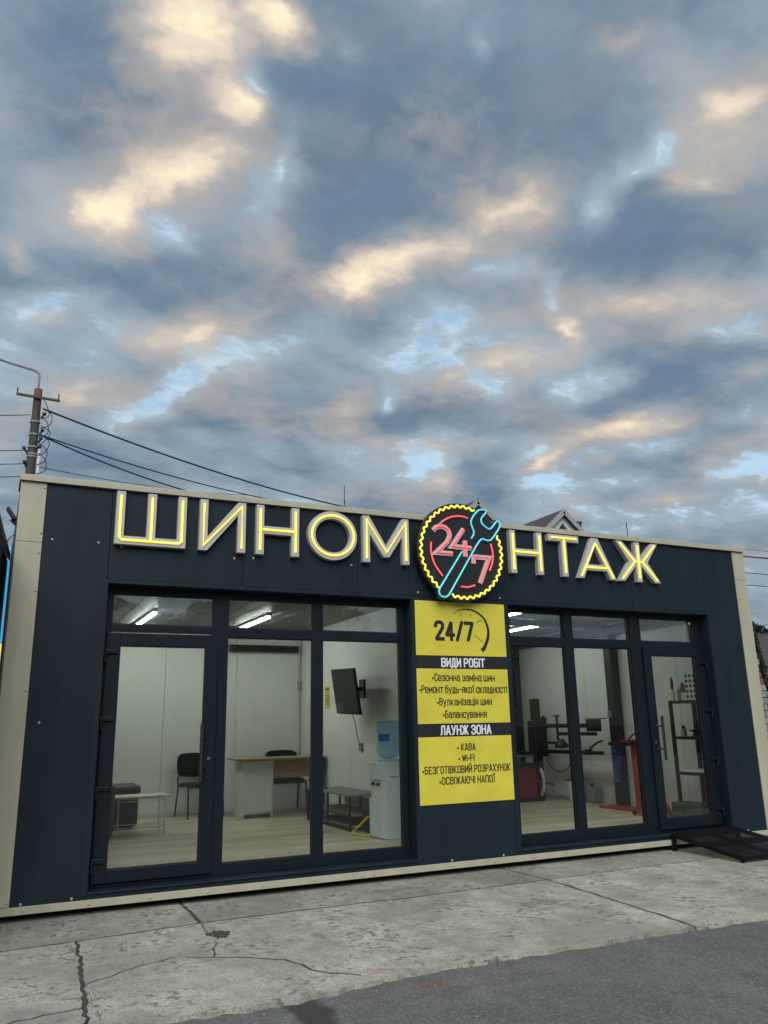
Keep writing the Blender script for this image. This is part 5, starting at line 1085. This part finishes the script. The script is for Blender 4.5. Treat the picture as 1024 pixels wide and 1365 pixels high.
sw = thing('stone_wall', 'steep wall of red, grey and white stones at the right edge', 'stone wall', (18.6, 8.2, 0)); rg = random.Random(5)
stop = lambda x: 3.62 - (x - 18.37) * 5.1
MB().prism([[(16.6, 0), (19.07, 0), (18.37, 3.55), (16.6, 3.55)]], 8.42, 8.7).build('core', 'stone_grey', sw)
for j in range(20):
    for i in range(14):
        mcol = rg.choice(('stone_red', 'stone_red', 'stone_grey', 'stone_white', 'stone_grey')); x = 17.4 + i * .12 + (j % 2) * .08; dx = rg.uniform(0, .03); z = .02 + j * .17
        if z + .16 > stop(x + .11): continue
        MB().box(x, x + .112, 8.33 - dx, 8.419, z, z + .155).build('stone', mcol, sw, bevel=.012)
hg = thing('creeper', 'dark green creeper growing down the sloping edge of the stone wall', 'creeper', (18.4, 8.5, 0)); cs_ = [(18.34 + k * .03, 8.42, 3.80 - k * .03 * 5.1) for k in range(24)]
MB().tube([(19.15, 8.5, 0), (18.8, 8.5, 1.8), (18.45, 8.5, 3.6)], .03, 6).build('stem', 'bark', hg); leaves(cs_, [.17] * 24, 9000, .035, 'foliage', 'leaf_dark', hg, 9)

# ---------------------------------------------------------------- across the road (seen mirrored in the glazing)
ov = thing('cream_house', 'cream house with two windows across the road, mirrored in the right glazing', 'house', (23, -24, 0))
MB().box(14.5, 36, -31, -23, 0, 4.1).build('wall', 'house_cream', ov); MB().prism([[(-31.5, 4.1), (-22.5, 4.1), (-27, 5.2)]], 14.1, 36.4, 'yz').build('roof', 'roof_brown', ov)
for x in (17.5, 20.4, 25, 29):
    wv = MB().box(x - .55, x + .55, -22.998, -22.985, 1.9, 3.5).build('window', 'dark_window', ov)
    for k in ((x - .64, x - .552), (x + .552, x + .64), (x - .03, x + .03)): MB().box(*k, -22.98, -22.93, 1.85, 3.55).build('window_frame', 'white_metal', wv)
    MB().box(x - .75, x + .75, -22.98, -22.86, 1.76, 1.845).build('window_sill', 'white_metal', wv)
fc = thing('dark_fence', 'dark sheet fence across the road, mirrored in the glazing', 'fence', (10, -19, 0))
for k in range(28): MB().box(-14 + k * 1.8, -12.215 + k * 1.8, -19.05, -19, 0, 1.18 + .02 * (k % 2)).build('fence_panel', 'fence_dark', fc)
TP = [(-6, -26, 5.6, 2.4), (.5, -25, 5.2, 2.2), (4.2, -26, 6.3, 1.8), (6.6, -25.5, 5.9, 1.7), (8.6, -26, 6.5, 1.8), (10.0, -25.5, 7.0, 1.9), (11.8, -26, 7.2, 1.9), (13.9, -25.5, 6.1, 1.8)]
plc = ['leftmost', 'second', 'third', 'fourth', 'fifth', 'sixth', 'seventh', 'eighth']
for k, (x, y, hh, r) in enumerate(TP): foliage_tree('street_tree', '%s leafy tree from the left across the road, mirrored in the transom glass' % plc[k], (x, y, 0), hh, r, 8000, .15, 20 + k, False, 'leaf', 'trees across the road')
foliage_tree('spruce_tree', 'pointed spruce across the road, mirrored in the third transom', (13.4, -22.2, 0), 6.0, 1.3, 6000, .12, 40, True, 'leaf_dark', 'trees across the road')
filler_c = [(x, -48 + 3 * math.sin(x * .7), 2.0 + 1.1 * math.sin(x * .37) + .6 * math.sin(x * 1.3)) for x in range(-40, 80, 2)]
wood = leaves(filler_c, [2.4] * len(filler_c), 16000, .5, 'added_treeline', 'leaf_dark', None, 77)  # added foliage band: blocks the bright horizon sky from the window reflections
tag(wood, 'added dark leaf band beyond the road, hiding the bright horizon mirrored in the glazing', 'added treeline', kind='stuff')
